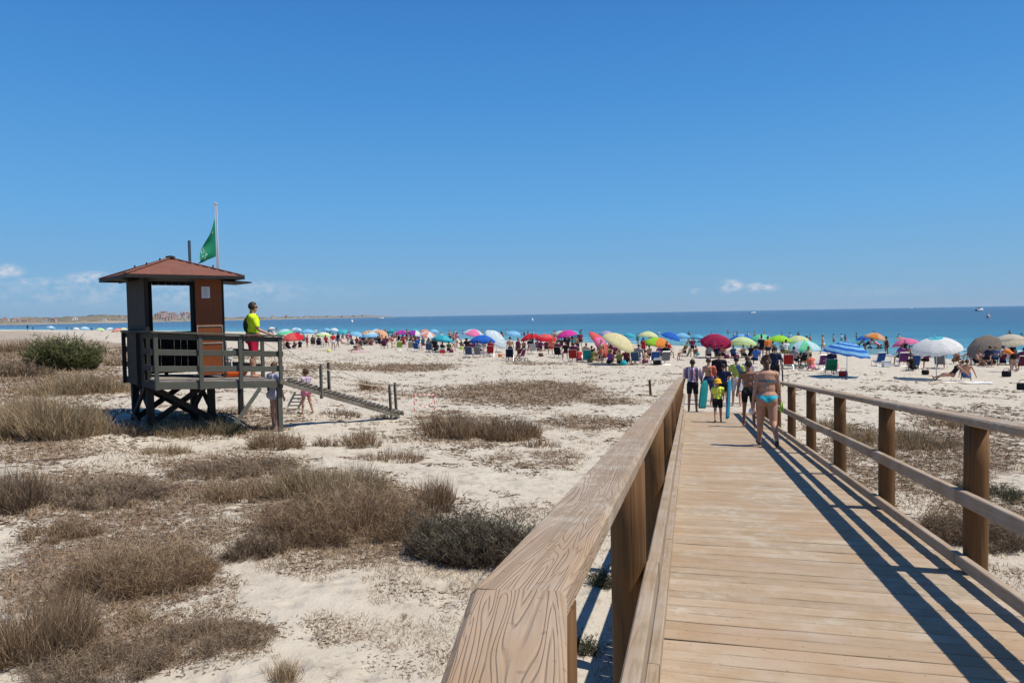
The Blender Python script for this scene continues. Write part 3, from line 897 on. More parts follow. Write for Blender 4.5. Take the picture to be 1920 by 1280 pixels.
# eave frame and roof
RU0, RU1, RV0, RV1, RZ, AZ = -.44, 2.12, .42, 3.02, 3.42, 3.89
ap = ((RU0 + RU1) / 2, (RV0 + RV1) / 2, AZ)
cs = [(RU0, RV0, RZ), (RU1, RV0, RZ), (RU1, RV1, RZ), (RU0, RV1, RZ)]
mb = MB()
for k in range(4):
    a, b = np.array(cs[k]), np.array(cs[(k + 1) % 4]); A = np.array(ap)
    rows_ = 9; vs = []; fs = []
    for j in range(rows_ + 1):
        t_ = j / rows_; lp, rp = a * (1 - t_) + A * t_, b * (1 - t_) + A * t_
        if j < rows_:
            vs += [lp + (0, 0, .012), rp + (0, 0, .012)]
        vs += [lp, rp]
    n_ = len(vs) // 2
    for j in range(n_ - 1):
        fs.append((2 * j, 2 * j + 1, 2 * j + 3, 2 * j + 2))
    mb.add(vs, fs)
roof_o = mb.build('roof', M_SHING, tower)
mb = MB()
for k in range(4):
    a, b = np.array(cs[k]), np.array(cs[(k + 1) % 4])
    mb.beam(a - (0, 0, .035), b - (0, 0, .035), .03, .07)
mb.build('fascia', M_TDARK, roof_o)
mb = MB(); mb.add([np.array(c) - (0, 0, .03) + (0.02 if c[0] < 1 else -.02, .02 if c[1] < 1 else -.02, 0) for c in cs], [(0, 1, 2, 3)][:1])
mb.build('soffit', M_TDARK, roof_o)
for k in range(4):
    a = np.array(cs[k]); A = np.array(ap)
    tb('hip_cap', a + (0, 0, .022), A + (0, 0, .022), .10, .022, M_SHING, .006, roof_o)
mb = MB(); mb.lathe([(.12, 0), (.10, .03), (.02, .05)], 8, (ap[0], ap[1], ap[2] + .02)); mb.build('finial', M_TDARK, roof_o)
for k, t_ in ((0, .45), (0, .75), (1, .42), (3, .5)):
    a = np.array(cs[k]) * (1 - t_) + np.array(ap) * t_
    mb = MB(); mb.tube(a, a + (0, 0, .09), .018, .018, 6); mb.build('roof_bolt', M_TDARK, roof_o)
# dark mast stub and flag pole
tb('mast_stub', (1.58, 2.74, 1.1), (1.58, 2.74, 4.45), .06, .06, plain('stub_blue_grey', (.045, .075, .10), .6))
pole = empty('flag_pole', TORG, TA)
tag(pole, 'thin grey metal flag pole rising behind the tower roof', 'flag pole')
FU, FV = 2.12, 2.2
mb = MB(); mb.tube((FU, FV, 1.1), (FU, FV, 5.40), .022, .018, 8); mb.build('shaft', M_METAL, pole, True)
mb = MB(); mb.tube((FU - .05, FV - .02, 1.4), (FU - .05, FV - .02, 5.42), .010, .010, 5); mb.build('halyard_rod', M_METAL, pole, True)
mb = MB(); mb.tube((FU - .06, FV - .02, 5.36), (FU + .02, FV, 5.36), .02, .02, 6); mb.build('pulley', M_METAL, pole)
# flag: hangs in folds from the halyard, tail to the left
M_FLAG = plain('flag_green', (.012, .205, .105), .75, .12, 4, .2, .25)
M_FWHITE = plain('flag_white_print', (.62, .72, .66), .8, .05, 4, .2, .2)
flagE = empty('safety_flag', TORG, TA)
tag(flagE, 'green beach safety flag with white print hanging from the pole', 'flag')
def flag_pt(s, t):
    # s 0 at hoist .. 1 at the fly, t 0 top .. 1 bottom (drooping triangle)
    u0 = np.array([FU - .065, FV - .03])
    top = 4.985 - 1.07 * s; bot = 4.02 - .22 * s
    z = top * (1 - t) + bot * t
    out = .54 * s
    d = np.array([-.92, -.38])
    w = .07 * math.sin(s * 7 + t * 3.0) * s + .05 * math.sin(t * 8 + s * 4) * (1 - s) * s * 3
    pn = np.array([-d[1], d[0]])
    p = u0 + d * out + pn * w
    return np.array([p[0], p[1], z])
NS, NTT = 18, 22
vs = [flag_pt(i / NS, j / NTT) for i in range(NS + 1) for j in range(NTT + 1)]
fs = [(i * (NTT + 1) + j, (i + 1) * (NTT + 1) + j, (i + 1) * (NTT + 1) + j + 1, i * (NTT + 1) + j + 1) for i in range(NS) for j in range(NTT)]
mb = MB(); mb.add(vs, fs); fcl = mb.build('flag_cloth', M_FLAG, flagE, True)
rnd = random.Random(3)
def decal(spots, nm):
    for side in (1, -1):
        mb = MB()
        for (s, t, r) in spots:
            c = flag_pt(s, t); e1 = flag_pt(min(1, s + .02), t) - flag_pt(max(0, s - .02), t); e2 = flag_pt(s, t + .02) - flag_pt(s, t - .02)
            e1 = e1 / np.linalg.norm(e1); e2 = e2 / np.linalg.norm(e2); nn = np.cross(e1, e2); nn /= np.linalg.norm(nn)
            mb.add([c + nn * .006 * side + (e1 * math.cos(a) * r[0] + e2 * math.sin(a) * r[1]) for a in np.linspace(0, 2 * math.pi, 9)[:-1]], [tuple(range(8))])
        mb.build(nm, M_FWHITE, fcl)
decal([(.22, .17, (.022, .042))], 'emblem')
decal([(.55 + .30 * rnd.random(), .15 + .62 * rnd.random(), (rnd.uniform(.008, .018), rnd.uniform(.012, .024))) for k in range(24)], 'crest_print')

# black hose curled at the foot of the tower
pts = []
for k in range(26):
    a = math.pi * k / 25
    pts.append((-.42 + .27 * math.cos(math.pi - a), 1.0 + .12 * math.sin(a), -.02 + .42 * math.sin(a)))
mb = MB(); mb.path(pts, .028, 7); hz = mb.build('black_hose', M_DARKB, None, True, tuple(TORG - (0, 0, .0)), (0, 0, TA))
tag(hz, 'black hose arching from the sand at the tower foot', 'hose')
# things on the platform
M_ORANGE = plain('rescue_orange', (.85, .13, .02), .5, .05)
M_WHITEP = plain('white_plastic', (.72, .72, .70), .5, .04)
def local_pt(u, v, z): 
    c, s = math.cos(TA), math.sin(TA); return np.array([TORG[0] + c * u - s * v, TORG[1] + s * u + c * v, TORG[2] + z])
mb = MB(); mb.lathe([(.09, -.30), (.13, -.24), (.13, .24), (.09, .30)], 10)
rc = mb.build('rescue_can', M_ORANGE, None, True, local_pt(2.08, 1.15, zt(2.1, 1.24)), (0, RAD(90), TA + .2))
for s_ in (-1, 1):
    mb = MB(); mb.path([(.13, .04 * s_, -.12), (.18, .04 * s_, -.1), (.18, .04 * s_, .1), (.13, .04 * s_, .12)], .014, 5); mb.build('handle', M_ORANGE, rc)
tag(rc, 'orange rescue float lying on the tower platform', 'rescue float')
def plastic_chair(loc, rz, label, mt):
    e = empty('platform_chair', loc, rz)
    mb = MB(); mb.box((0, 0, .42), (.46, .44, .04)); mb.build('seat', mt, e)
    for k in range(3):
        mb = MB(); mb.box((0, .22 + .03 * k, .56 + .13 * k), (.44, .025, .09)); mb.build('back_slat', mt, e)
    for sx in (-.2, .2):
        for sy in (-.19, .19):
            mb = MB(); mb.tube((sx * 1.1, sy * 1.15, 0), (sx, sy, .42), .022, .026, 6); mb.build('leg', mt, e)
        mb = MB(); mb.box((sx * 1.12, 0, .64), (.05, .44, .03)); mb.tube((sx * 1.12, -.2, .42), (sx * 1.12, -.2, .64), .02, .02, 6); mb.build('armrest', mt, e)
        mb = MB(); mb.tube((sx, .21, .42), (sx, .30, .88), .022, .02, 6); mb.build('back_post', mt, e)
    tag(e, label, 'chair')
plastic_chair(local_pt(2.02, 1.95, zt(2.0, 1.105)), TA + 2.6, 'white slatted chair on the tower platform behind the lifeguard', M_WHITEP)

# ramp of the tower
M_RAMP = wood('ramp_brown_wood', (.15, .125, .09), (.08, .065, .046), axis=0, grain=.8, rings=.2, randomness=.2, grey=.25, bump=.3)
ramp = empty('tower_ramp', (-9.6, 15.28, 1.85))
tag(ramp, 'narrow cleated wooden ramp running down from the tower platform', 'ramp')
r0 = np.array([-9.50, 15.06, 2.70]); r1 = hit(744, 786); r1 = r1 + (r1 - r0) / np.linalg.norm(r1 - r0) * .10 + np.array([0, 0, .12])
rn = np.array([-.098, .995, 0]) * .42
rb = np.array([-9.6, 15.28, 1.85])
for s_ in (0, 1):
    o_ = tb('side_beam', r0 + rn * s_ - rb, r1 + rn * s_ - rb, .05, .10, M_RAMP, .005, ramp)
for k in range(26):
    t_ = (k + .5) / 26; c = r0 + (r1 - r0) * t_ + np.array([0, 0, .066]) - rb
    tb('cleat' if k % 2 else 'ramp_board', c - rn * .02, c + rn * 1.02, .105, .022 + .008 * (k % 2), M_RAMP, .003, ramp)
tops = []
for t_, h in ((.315, .76), (.93, .84)):
    for s_ in (0, 1):
        c = r0 + (r1 - r0) * t_ + rn * (s_ * 1.16 - .08)
        lean = np.array([-.05, 0, 0]) if t_ > .9 else np.zeros(3)
        g = gz(c[0], c[1])
        top = np.array([c[0], c[1], c[2] + h]) + lean
        tb('ramp_post', np.array([c[0], c[1], g - .3 if t_ > .9 else c[2] - .12]) - rb, top - rb, .07, .06, M_RAMP, .006, ramp)
        tops.append(top - (0, 0, .04))
M_ROPE = plain('cream_rope', (.62, .55, .42), .9, .1, 30)
def rope(a, b, sag, label=None):
    pts = [np.asarray(a) * (1 - t) + np.asarray(b) * t - np.array([0, 0, sag * 4 * t * (1 - t)]) for t in np.linspace(0, 1, 13)]
    mb = MB(); mb.path([p - rb for p in pts], .013, 5); mb.build('rope', M_ROPE, ramp, True)
h0 = local_pt(TU, -.05, zt(TU, 2.02)); h1 = local_pt(TU + .06, 1.2, zt(TU, 2.02))
rope(h0, tops[0], .12); rope(h1, tops[1], .16); rope(tops[0], tops[2], .17); rope(tops[1], tops[3], .14)

# wooden ladder lying against the ramp, red and white barrier
p0 = hit(546, 776)
lad = empty('wooden_ladder', p0, .25)
M_LAD = wood('ladder_wood', (.55, .47, .36), (.33, .27, .2), axis=0, bump=.2)
for s_ in (-.16, .16):
    tb('stile', (s_ - .05, 0, 0), (s_ + .18, .34, .55), .035, .05, M_LAD, .003, lad)
for k in range(6):
    t_ = (k + .4) / 6; c = np.array([-.05 + .23 * t_, .34 * t_, .55 * t_])
    tb('rung', c - (.16, 0, 0), c + (.16, 0, 0), .03, .035, M_LAD, .003, lad)
tag(lad, 'short pale wooden ladder leaning by the girl under the ramp', 'ladder')
M_RED = plain('barrier_red', (.62, .04, .05), .6); M_WHT = plain('barrier_white', (.78, .76, .72), .6)
pa_, pb_ = hit(777, 770), hit(815, 768)
bar = empty('rope_barrier', pa_)
for q in (pa_, pb_):
    d = q - pa_
    for j in range(5):
        mb = MB(); mb.tube(d + (0, 0, .11 * j - .03), d + (0, 0, .11 * (j + 1) - .03), .015, .015, 6); mb.build('post_band', M_RED if j % 2 == 0 else M_WHT, bar)
d = pb_ - pa_
for j in range(9):
    t0, t1 = j / 9, (j + 1) / 9
    f_ = lambda t: d * t + np.array([0, 0, .42 - .40 * 4 * t * (1 - t) * .8])
    mb = MB(); mb.tube(f_(t0), f_(t1), .011, .011, 5); mb.build('chain_band', M_RED if j % 2 == 0 else M_WHT, bar)
    mb = MB(); mb.tube(d * t0 + (0, 0, .5), d * t1 + (0, 0, .5), .011, .011, 5); mb.build('bar_band', M_RED if j % 2 else M_WHT, bar)
tag(bar, 'thin red and white barrier right of the tower ramp', 'barrier')

# ------------------------------------------------------------------ vegetation
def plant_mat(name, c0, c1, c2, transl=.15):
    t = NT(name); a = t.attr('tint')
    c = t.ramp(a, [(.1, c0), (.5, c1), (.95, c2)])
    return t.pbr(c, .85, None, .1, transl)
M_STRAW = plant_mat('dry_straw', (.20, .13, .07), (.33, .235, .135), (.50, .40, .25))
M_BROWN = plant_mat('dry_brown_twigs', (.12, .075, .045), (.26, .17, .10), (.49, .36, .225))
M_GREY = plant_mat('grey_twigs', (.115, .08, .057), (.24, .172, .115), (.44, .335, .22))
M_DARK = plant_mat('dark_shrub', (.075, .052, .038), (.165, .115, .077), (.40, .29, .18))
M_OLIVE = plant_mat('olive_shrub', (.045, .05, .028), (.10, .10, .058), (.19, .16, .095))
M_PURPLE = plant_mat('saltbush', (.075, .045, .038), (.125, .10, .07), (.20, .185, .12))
M_GREEN = plant_mat('tamarisk_green', (.06, .068, .028), (.125, .128, .052), (.225, .215, .10), .3)
M_LITT = plant_mat('dead_litter', (.10, .058, .036), (.19, .12, .075), (.33, .235, .155))

def ribbons(base, tip, width, bend, rng, tint=None):
    """thin bent blades: base (n,3), tip (n,3) -> verts, quads, tris, tint"""
    n = len(base); d = tip - base
    L = np.linalg.norm(d, axis=1, keepdims=True) + 1e-9
    side = np.cross(d / L, rng.normal(size=(n, 3))); side /= np.linalg.norm(side, axis=1, keepdims=True) + 1e-9
    w = width[:, None] if np.ndim(width) else width
    mid = base + d * .55 + bend * L * .18
    V = np.stack([base - side * w * .5, base + side * w * .5, mid + side * w * .42, mid - side * w * .42, tip], 1).reshape(-1, 3)
    o = np.arange(n)[:, None] * 5
    Q = o + np.array([[0, 1, 2, 3]]); T = o + np.array([[3, 2, 4]])
    ti = np.repeat(rng.uniform(0, 1, n) if tint is None else tint, 5)
    return V, Q, T, ti
def merge(parts):
    Vs, Qs, Ts, As = [], [], [], []; b = 0
    for V, Q, T, a in parts:
        Vs.append(V); Qs.append(Q + b); Ts.append(T + b); As.append(a); b += len(V)
    return np.concatenate(Vs), np.concatenate(Qs), np.concatenate(Ts), np.concatenate(As)

def shrub_parts(seed, rx, ry, h, n, w, mode):
    """a clump filling an ellipse rx, ry of height h. mode: grass / twig / mat / salt / green"""
    rng = np.random.default_rng(seed)
    a = rng.uniform(0, 2 * np.pi, n); r = np.sqrt(rng.uniform(0, 1, n)) * (.75 + .35 * vnoise(np.cos(a) * 2.2 + seed, np.sin(a) * 2.2, 3))
    bx, by = np.cos(a) * r * rx, np.sin(a) * r * ry
    gap = fbm(bx * 3.4 / max(rx, .5) * max(1, rx * 1.3) + seed * 1.7, by * 3.4 / max(ry, .5) * max(1, ry * 1.3), 15, 3)
    kp = (gap + rng.uniform(-.05, .05, n) > .475) | (mode in ('green', 'salt'))
    a, r, bx, by = a[kp], r[kp], bx[kp], by[kp]; n = len(bx)
    hmod = (.45 + .85 * fbm(bx * 2.3 / max(rx, .3) + seed * 3.1, by * 2.3 / max(ry, .3), 7, 2))
    prof = np.sqrt(np.clip(1.05 - r ** 2, .04, 1)) * hmod
    base = np.stack([bx, by, np.zeros(n) - .02], 1)
    parts = []
    rnd3 = lambda m: rng.normal(size=(m, 3))
    if mode == 'grass':
        out = np.stack([bx / rx, by / ry, np.zeros(n)], 1) * .35 + rnd3(n) * .22; out[:, 2] = 0
        hh = h * prof * rng.uniform(.55, 1.2, n)
        tip = base + out * hh[:, None] + np.stack([np.zeros(n)] * 2 + [hh], 1)
        parts.append(ribbons(base, tip, w * rng.uniform(.7, 1.3, n), rnd3(n) * [.6, .6, .1], rng, np.clip(rng.normal(.55, .25, n), 0, 1)))
    else:
        out = np.stack([bx / rx, by / ry, np.zeros(n)], 1) * .6 + rnd3(n) * .35; out[:, 2] = 0
        hh = h * prof * rng.uniform(.6, 1.1, n)
        if mode == 'mat': hh *= .8
        tip = base + out * hh[:, None] * .9 + np.stack([np.zeros(n)] * 2 + [hh], 1)
        parts.append(ribbons(base, tip, w * 1.25, rnd3(n) * .5, rng))
        k = {'twig': 7, 'mat': 6, 'salt': 9, 'green': 12}[mode]
        j = np.repeat(np.arange(n), k); t = rng.uniform(.2, 1.0, len(j))
        b2 = base[j] + (tip[j] - base[j]) * t[:, None]
        L2 = h * rng.uniform(.12, .34, len(j)) * {'twig': 1, 'mat': 1.1, 'salt': .55, 'green': .7}[mode]
        dr = rnd3(len(j)); dr[:, 2] = np.abs(dr[:, 2]) * (.9 if mode != 'mat' else .5) + (.35 if mode != 'mat' else 0)
        dr /= np.linalg.norm(dr, axis=1, keepdims=True)
        t2 = b2 + dr * L2[:, None]
        t2[:, 2] = np.maximum(t2[:, 2], .01)
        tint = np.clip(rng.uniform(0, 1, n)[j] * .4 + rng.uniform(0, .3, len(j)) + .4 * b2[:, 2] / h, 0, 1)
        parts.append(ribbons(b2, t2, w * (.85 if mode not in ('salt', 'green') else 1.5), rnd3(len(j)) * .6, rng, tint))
        if mode in ('twig', 'mat'):        # a second order of hair-thin twigs
            m = len(j); sel = rng.integers(0, m, m)
            b3 = b2[sel] + (t2[sel] - b2[sel]) * rng.uniform(.3, 1, (m, 1))
            d3 = rnd3(m); d3 /= np.linalg.norm(d3, axis=1, keepdims=True)
            t3 = b3 + d3 * (L2[sel] * .55)[:, None]; t3[:, 2] = np.maximum(t3[:, 2], .01)
            parts.append(ribbons(b3, t3, w * .7, rnd3(m) * .5, rng, np.clip(tint[sel] + rng.normal(0, .12, m), 0, 1)))
    if mode in ('twig', 'mat'):            # bleached grass stalks growing through the twigs
        m = int(n * 1.1); sel = rng.integers(0, n, m)
        b4 = base[sel] + rnd3(m) * [.04, .04, 0]
        h4 = h * (prof[sel] * .8 + .25) * rng.uniform(.5, 1.25, m) * (.7 if mode == 'mat' else 1)
        l4 = rnd3(m) * .3; l4[:, 2] = 0
        parts.append(ribbons(b4, b4 + l4 * h4[:, None] + np.stack([np.zeros(m)] * 2 + [h4], 1), w * .8, rnd3(m) * [.5, .5, .1], rng, np.clip(rng.normal(.82, .15, m), 0, 1)))
    return parts
def shrub_mesh(name, mat_, *a):
    V, Q, T, ti = merge(shrub_parts(*a))
    return big_mesh(name, V, [Q, T], mat_, False, {'tint': ti})

# (name, photo x, base y, width px, height px, depth/width ratio, mode, material, density, label)
PLANTS = [
 ('dry_grass_clump', 14, 975, 110, 110, .8, 'grass', M_DARK, .9, 'dark spiky grass clump cut by the left edge, above the tall one'),
 ('dry_shrub', 165, 958, 240, 85, .75, 'mat', M_GREY, 1, 'wide grey-brown shrub mat right of the dark spiky clump'),
 ('dry_shrub', 100, 1020, 150, 55, .7, 'twig', M_BROWN, 1, 'low brown shrub under the wide grey mat near the left edge'),
 ('dry_shrub', 225, 1128, 290, 130, .7, 'twig', M_BROWN, 1.1, 'large tall brown shrub in the left foreground'),
 ('dry_grass_clump', 35, 1265, 190, 180, .8, 'grass', M_BROWN, 1.2, 'tallest brown grass clump at the bottom left edge'),
 ('dry_shrub', 120, 1310, 330, 130, .6, 'mat', M_GREY, 1, 'grey tangled shrub in the bottom left corner'),
 ('dry_shrub', 355, 1232, 290, 80, .6, 'mat', M_GREY, .9, 'long low grey shrub pointing right across bare foreground sand'),
 ('dry_shrub', 640, 1030, 330, 150, .6, 'twig', M_BROWN, 1.1, 'biggest brown dry shrub in the middle of the foreground sand'),
 ('dry_shrub', 475, 1055, 110, 75, .8, 'twig', M_DARK, 1, 'small dark shrub at the left foot of the biggest shrub'),
 ('dry_grass_clump', 605, 945, 260, 78, .5, 'grass', M_STRAW, 1, 'straw grass fringe crowning the biggest brown shrub'),
 ('dry_grass_clump', 812, 972, 62, 92, .9, 'grass', M_BROWN, 1, 'slim upright brown clump right of the biggest shrub'),
 ('saltbush', 885, 1072, 225, 112, .7, 'salt', M_PURPLE, 1.15, 'dark green and purplish saltbush beside the left handrail'),
 ('dry_shrub', 430, 902, 240, 62, .7, 'mat', M_GREY, 1, 'grey-brown shrub mat between tower and biggest shrub'),
 ('dry_shrub', 445, 946, 130, 55, .7, 'twig', M_BROWN, 1, 'small brown shrub just below the grey mat'),
 ('dry_shrub', 508, 850, 100, 62, .8, 'twig', M_BROWN, 1.1, 'bushy reddish brown tuft below the tower corner post'),
 ('dry_shrub', 608, 842, 52, 34, .8, 'twig', M_BROWN, 1, 'small round tuft left of its taller twin below the ramp'),
 ('dry_grass_clump', 674, 845, 78, 52, .8, 'twig', M_BROWN, 1, 'taller straw-brown tuft below the ramp'),
 ('dry_grass_clump', 900, 832, 260, 66, .45, 'grass', M_BROWN, 1.2, 'long mound of brown grass right of the ramp foot'),
 ('dry_grass_clump', 1010, 842, 90, 30, .5, 'grass', M_BROWN, .8, 'thin brown grass tail at the right end of the long mound'),
 ('dry_grass_clump', 305, 856, 95, 32, .6, 'grass', M_STRAW, 1, 'low straw tuft on white sand in front of the tower'),
 ('dry_grass_clump', 345, 822, 180, 42, .5, 'grass', M_STRAW, 1.1, 'golden straw grass along the front of the tower legs'),
 ('dry_grass_clump', 418, 822, 66, 56, .9, 'grass', M_OLIVE, .6, 'sparse grey-green stalks at the foot of the slanting strut'),
 ('dry_grass_clump', 70, 835, 190, 105, .6, 'grass', M_STRAW, 1.2, 'large straw coloured grass bank at the left edge'),
 ('dry_grass_clump', 140, 745, 220, 52, .5, 'grass', M_STRAW, 1.1, 'straw grass band below the green bush'),
 ('dry_shrub', 30, 712, 110, 46, .7, 'twig', M_DARK, 1, 'dark brown shrub at the left edge below the green bush'),
 ('dry_shrub', 105, 790, 60, 42, .8, 'twig', M_BROWN, 1, 'round brown shrub on the edge of the straw bank'),
 ('green_bush', 106, 702, 98, 66, .8, 'green', M_GREEN, 1.2, 'rounded green bush left of the tower'),
 ('green_bush', 150, 698, 40, 36, .8, 'green', M_GREEN, 1, 'smaller green bush leaning out of the right of the round one'),
 ('dry_grass_clump', 688, 735, 42, 34, .8, 'grass', M_BROWN, 1, 'lonely brown tuft on the sand above the ramp'),
 ('dry_grass_clump', 255, 1172, 52, 42, .8, 'grass', M_STRAW, .7, 'small straw tuft between the two grey foreground shrubs'),
 ('dry_grass_clump', 508, 1292, 84, 66, .8, 'grass', M_STRAW, .6, 'straw tuft with long stalks at the bottom edge'),
 ('dry_grass_clump', 246, 916, 46, 34, .8, 'grass', M_DARK, .7, 'little dark spiky tuft at the end of the wide grey mat'),
 ('dry_shrub', 232, 822, 66, 46, .8, 'twig', M_DARK, 1.1, 'dark shrub in the shadow under the tower'),
 ('dry_shrub', 1838, 1035, 210, 92, .7, 'mat', M_DARK, 1.1, 'dark tangled shrub behind the nearest right post'),
 ('dry_shrub', 1868, 945, 150, 60, .7, 'mat', M_OLIVE, .8, 'olive shrub above the dark tangle at the right edge'),
 ('dry_grass_clump', 1700, 845, 260, 46, .5, 'grass', M_STRAW, .7, 'thin straw grass behind the middle right posts'),
 ('dry_grass_clump', 1845, 815, 190, 40, .5, 'grass', M_BROWN, .7, 'brown grass band at the right edge above the handrail'),
 ('dry_grass_clump', 1556, 812, 110, 38, .6, 'grass', M_STRAW, .8, 'straw grass behind the far right posts'),
 ('dry_shrub', 640, 786, 80, 26, .6, 'twig', M_DARK, 1, 'low dark shrub in the shade of the ramp'),
 ('dry_shrub', 722, 788, 60, 20, .6, 'twig', M_BROWN, 1, 'low brown shrub by the lower ramp posts'),
 ('weed', 762, 1172, 40, 30, .8, 'twig', M_BROWN, .6, 'tiny brown weed on bare sand in the foreground'),
 ('weed', 1092, 1232, 56, 56, .9, 'salt', M_OLIVE, .7, 'green weed seen under the near handrail'),
 ('weed', 1132, 1106, 40, 56, .9, 'salt', M_OLIVE, .7, 'weed against the first left post'),
 ('dry_grass_clump', 20, 665, 130, 34, .5, 'grass', M_BROWN, 1, 'brown scrub patch left of the green bush'),
 ('dry_shrub', 215, 690, 60, 30, .6, 'twig', M_BROWN, 1, 'brown scrub between green bush and tower'),
 ('dry_grass_clump', 400, 945, 90, 40, .6, 'grass', M_STRAW, .6, 'faded straw tuft left of the small brown shrub'),
 ('dry_grass_clump', 730, 870, 150, 34, .5, 'grass', M_BROWN, .6, 'thin brown grass above the slim upright clump'),
 ('dry_grass_clump', 330, 1085, 120, 60, .6, 'grass', M_BROWN, .8, 'brown grass on the right shoulder of the large brown shrub'),
]
PLANT_AREAS = []
for i, (nm, px, py, wpx, hpx, ra, mode, mt_, dens, label) in enumerate(PLANTS):
    p = hit(px, py - (hpx * .12)); dist = fwd(p); sc = dist / FPX
    rx = wpx * sc / 2; ry = rx * ra; h = hpx * sc * .95
    if mode == 'grass': h *= .88
    if mode in ('twig', 'mat'): h *= .70
    w = max(.0035, dist * (.00062 if mode != 'grass' else .0007)) * (1.3 if mode == 'green' else 1)
    area = wpx * hpx
    n = {'grass': .32, 'twig': .06, 'mat': .055, 'salt': .085, 'green': .16}[mode] * area * dens
    n = int(min(max(n, 60), 7000 if mode == 'grass' else 1500))
    off = RM[2][:2] / np.linalg.norm(RM[2][:2]) * ry * .6
    x, y_ = p[0] + off[0], p[1] + off[1]
    o = obj(nm, shrub_mesh(nm, mt_, i + 1, rx, ry, h, n, w, mode), None, (x, y_, gz(x, y_) - .015), (0, 0, -az_of(px)))
    # follow the ground under a wide clump
    me = o.data; co = np.empty(len(me.vertices) * 3, np.float32); me.vertices.foreach_get('co', co); co = co.reshape(-1, 3)
    ca, sa = math.cos(-az_of(px)), math.sin(-az_of(px))
    wx, wy = x + ca * co[:, 0] - sa * co[:, 1], y_ + sa * co[:, 0] + ca * co[:, 1]
    co[:, 2] += (height(wx, wy) - gz(x, y_)).astype(np.float32)
    me.vertices.foreach_set('co', co.ravel()); me.update()
    tag(o, label, 'bush' if 'bush' in nm or 'shrub' in nm else 'grass clump' if 'grass' in nm else 'weed', None)
    PLANT_AREAS.append((x, y_, rx, ry))

# ground cover nobody could count: sparse dry grass and twigs over the dunes
rng = np.random.default_rng(77)
def scatter(n, rmin, rmax, amin, amax):
    r = np.exp(rng.uniform(math.log(rmin), math.log(rmax), n)); a = a0 + RAD(1) * rng.uniform(amin, amax, n)
    return np.sin(a) * r, np.cos(a) * r, r
X, Y, R_ = scatter(420000, 3.2, 75, -40, 40)
s = shore_dist(X, Y); lt = litter(X, Y)
off_walk = (X < WALK_X0 - .25) | (X > WALK_X1 + .3)
clump = fbm(X * .8, Y * .8, 51, 3); fine_ = fbm(X * 3.1, Y * 3.1, 61, 2)
keep = off_walk & (s > 33) & ((lt * 1.0 + (clump - .5) * 1.6 + (fine_ - .5) * .9) > .36)
X, Y, R_, lt = X[keep], Y[keep], R_[keep], lt[keep]
sel = rng.permutation(len(X))[:130000]; X, Y, R_, lt = X[sel], Y[sel], R_[sel], lt[sel]
Z = height(X, Y) - .01
n = len(X); hh = rng.uniform(.04, .17, n) * (.6 + .7 * lt) * np.clip(1.0 + (R_ - 14) / 40, .8, 2.0)
lean = rng.normal(size=(n, 3)) * .55
B = np.stack([X, Y, Z], 1); Tp = B + lean * hh[:, None]; Tp[:, 2] = Z + hh * rng.uniform(.35, 1.1, n)
V, Q, T, ti = ribbons(B, Tp, np.maximum(.0035, R_ * .0006), rng.normal(size=(n, 3)) * .6, rng)
gc = obj('dune_grass', big_mesh('dune_grass', V, [Q, T], M_BROWN, False, {'tint': np.clip(ti * .75 + .25, 0, 1)}))
tag(gc, 'sparse dry grass and twigs growing all over the dunes', 'grass', kind='stuff')
# dead leaves, seagrass shreds and twigs lying on the sand
X, Y, R_ = scatter(220000, 3.2, 60, -40, 40)
s = shore_dist(X, Y); lt = litter(X, Y)
off_walk = (X < WALK_X0 - .2) | (X > WALK_X1 + .25)
c2 = fbm(X * 1.7, Y * 1.7, 81, 3)
keep = off_walk & (s > 20) & (lt * 1.1 + (c2 - .5) * 2.0 + rng.uniform(-.25, .25, len(X)) > .38)
X, Y, R_ = X[keep], Y[keep], R_[keep]
sel = rng.permutation(len(X))[:80000]; X, Y, R_ = X[sel], Y[sel], R_[sel]
n = len(X); a = rng.uniform(0, 2 * np.pi, n); L = rng.uniform(.015, .09, n) * np.clip(R_ / 9, .6, 2.4)
B = np.stack([X, Y, height(X, Y) + .006], 1)
x2, y2 = X + np.cos(a) * L, Y + np.sin(a) * L
Tp = np.stack([x2, y2, height(x2, y2) + .008], 1)
V, Q, T, ti = ribbons(B, Tp, np.maximum(.006, R_ * .0011) * rng.uniform(.5, 1.6, n), np.stack([rng.normal(size=n), rng.normal(size=n), np.full(n, .1)], 1), rng)
lit_o = obj('beach_litter', big_mesh('beach_litter', V, [Q, T], M_LITT, False, {'tint': ti}))
tag(lit_o, 'dead seagrass shreds and twigs strewn over the sand', 'litter', kind='stuff')

# ------------------------------------------------------------------ people
def skin_mat(name, c):
    t = NT(name); n = t.noise(t.coord('Object'), 11, 4); c_ = t.mix(1.0, c, t.rng(n, .3, .7, .9, 1.1), 'MULTIPLY')
    b = t.pbr(c_, .55, None, .3)
    for nd in t.t.nodes:
        if nd.type == 'BSDF_PRINCIPLED':
            nd.inputs['Subsurface Weight'].default_value = .06; nd.inputs['Subsurface Radius'].default_value = (.02, .008, .004)
    return b
SKIN = {'tan': skin_mat('skin_tan', (.44, .235, .15)), 'fair': skin_mat('skin_fair', (.52, .30, .205)), 'brown': skin_mat('skin_brown', (.26, .125, .075)), 'deep': skin_mat('skin_deep', (.19, .09, .055))}
HAIR = {'dark': plain('hair_dark', (.028, .019, .014), .55, .3, 40), 'brown': plain('hair_brown', (.085, .045, .022), .55, .3, 40), 'fair': plain('hair_fair', (.22, .13, .06), .55, .3, 40), 'grey': plain('hair_grey', (.25, .24, .23), .6, .2, 40)}
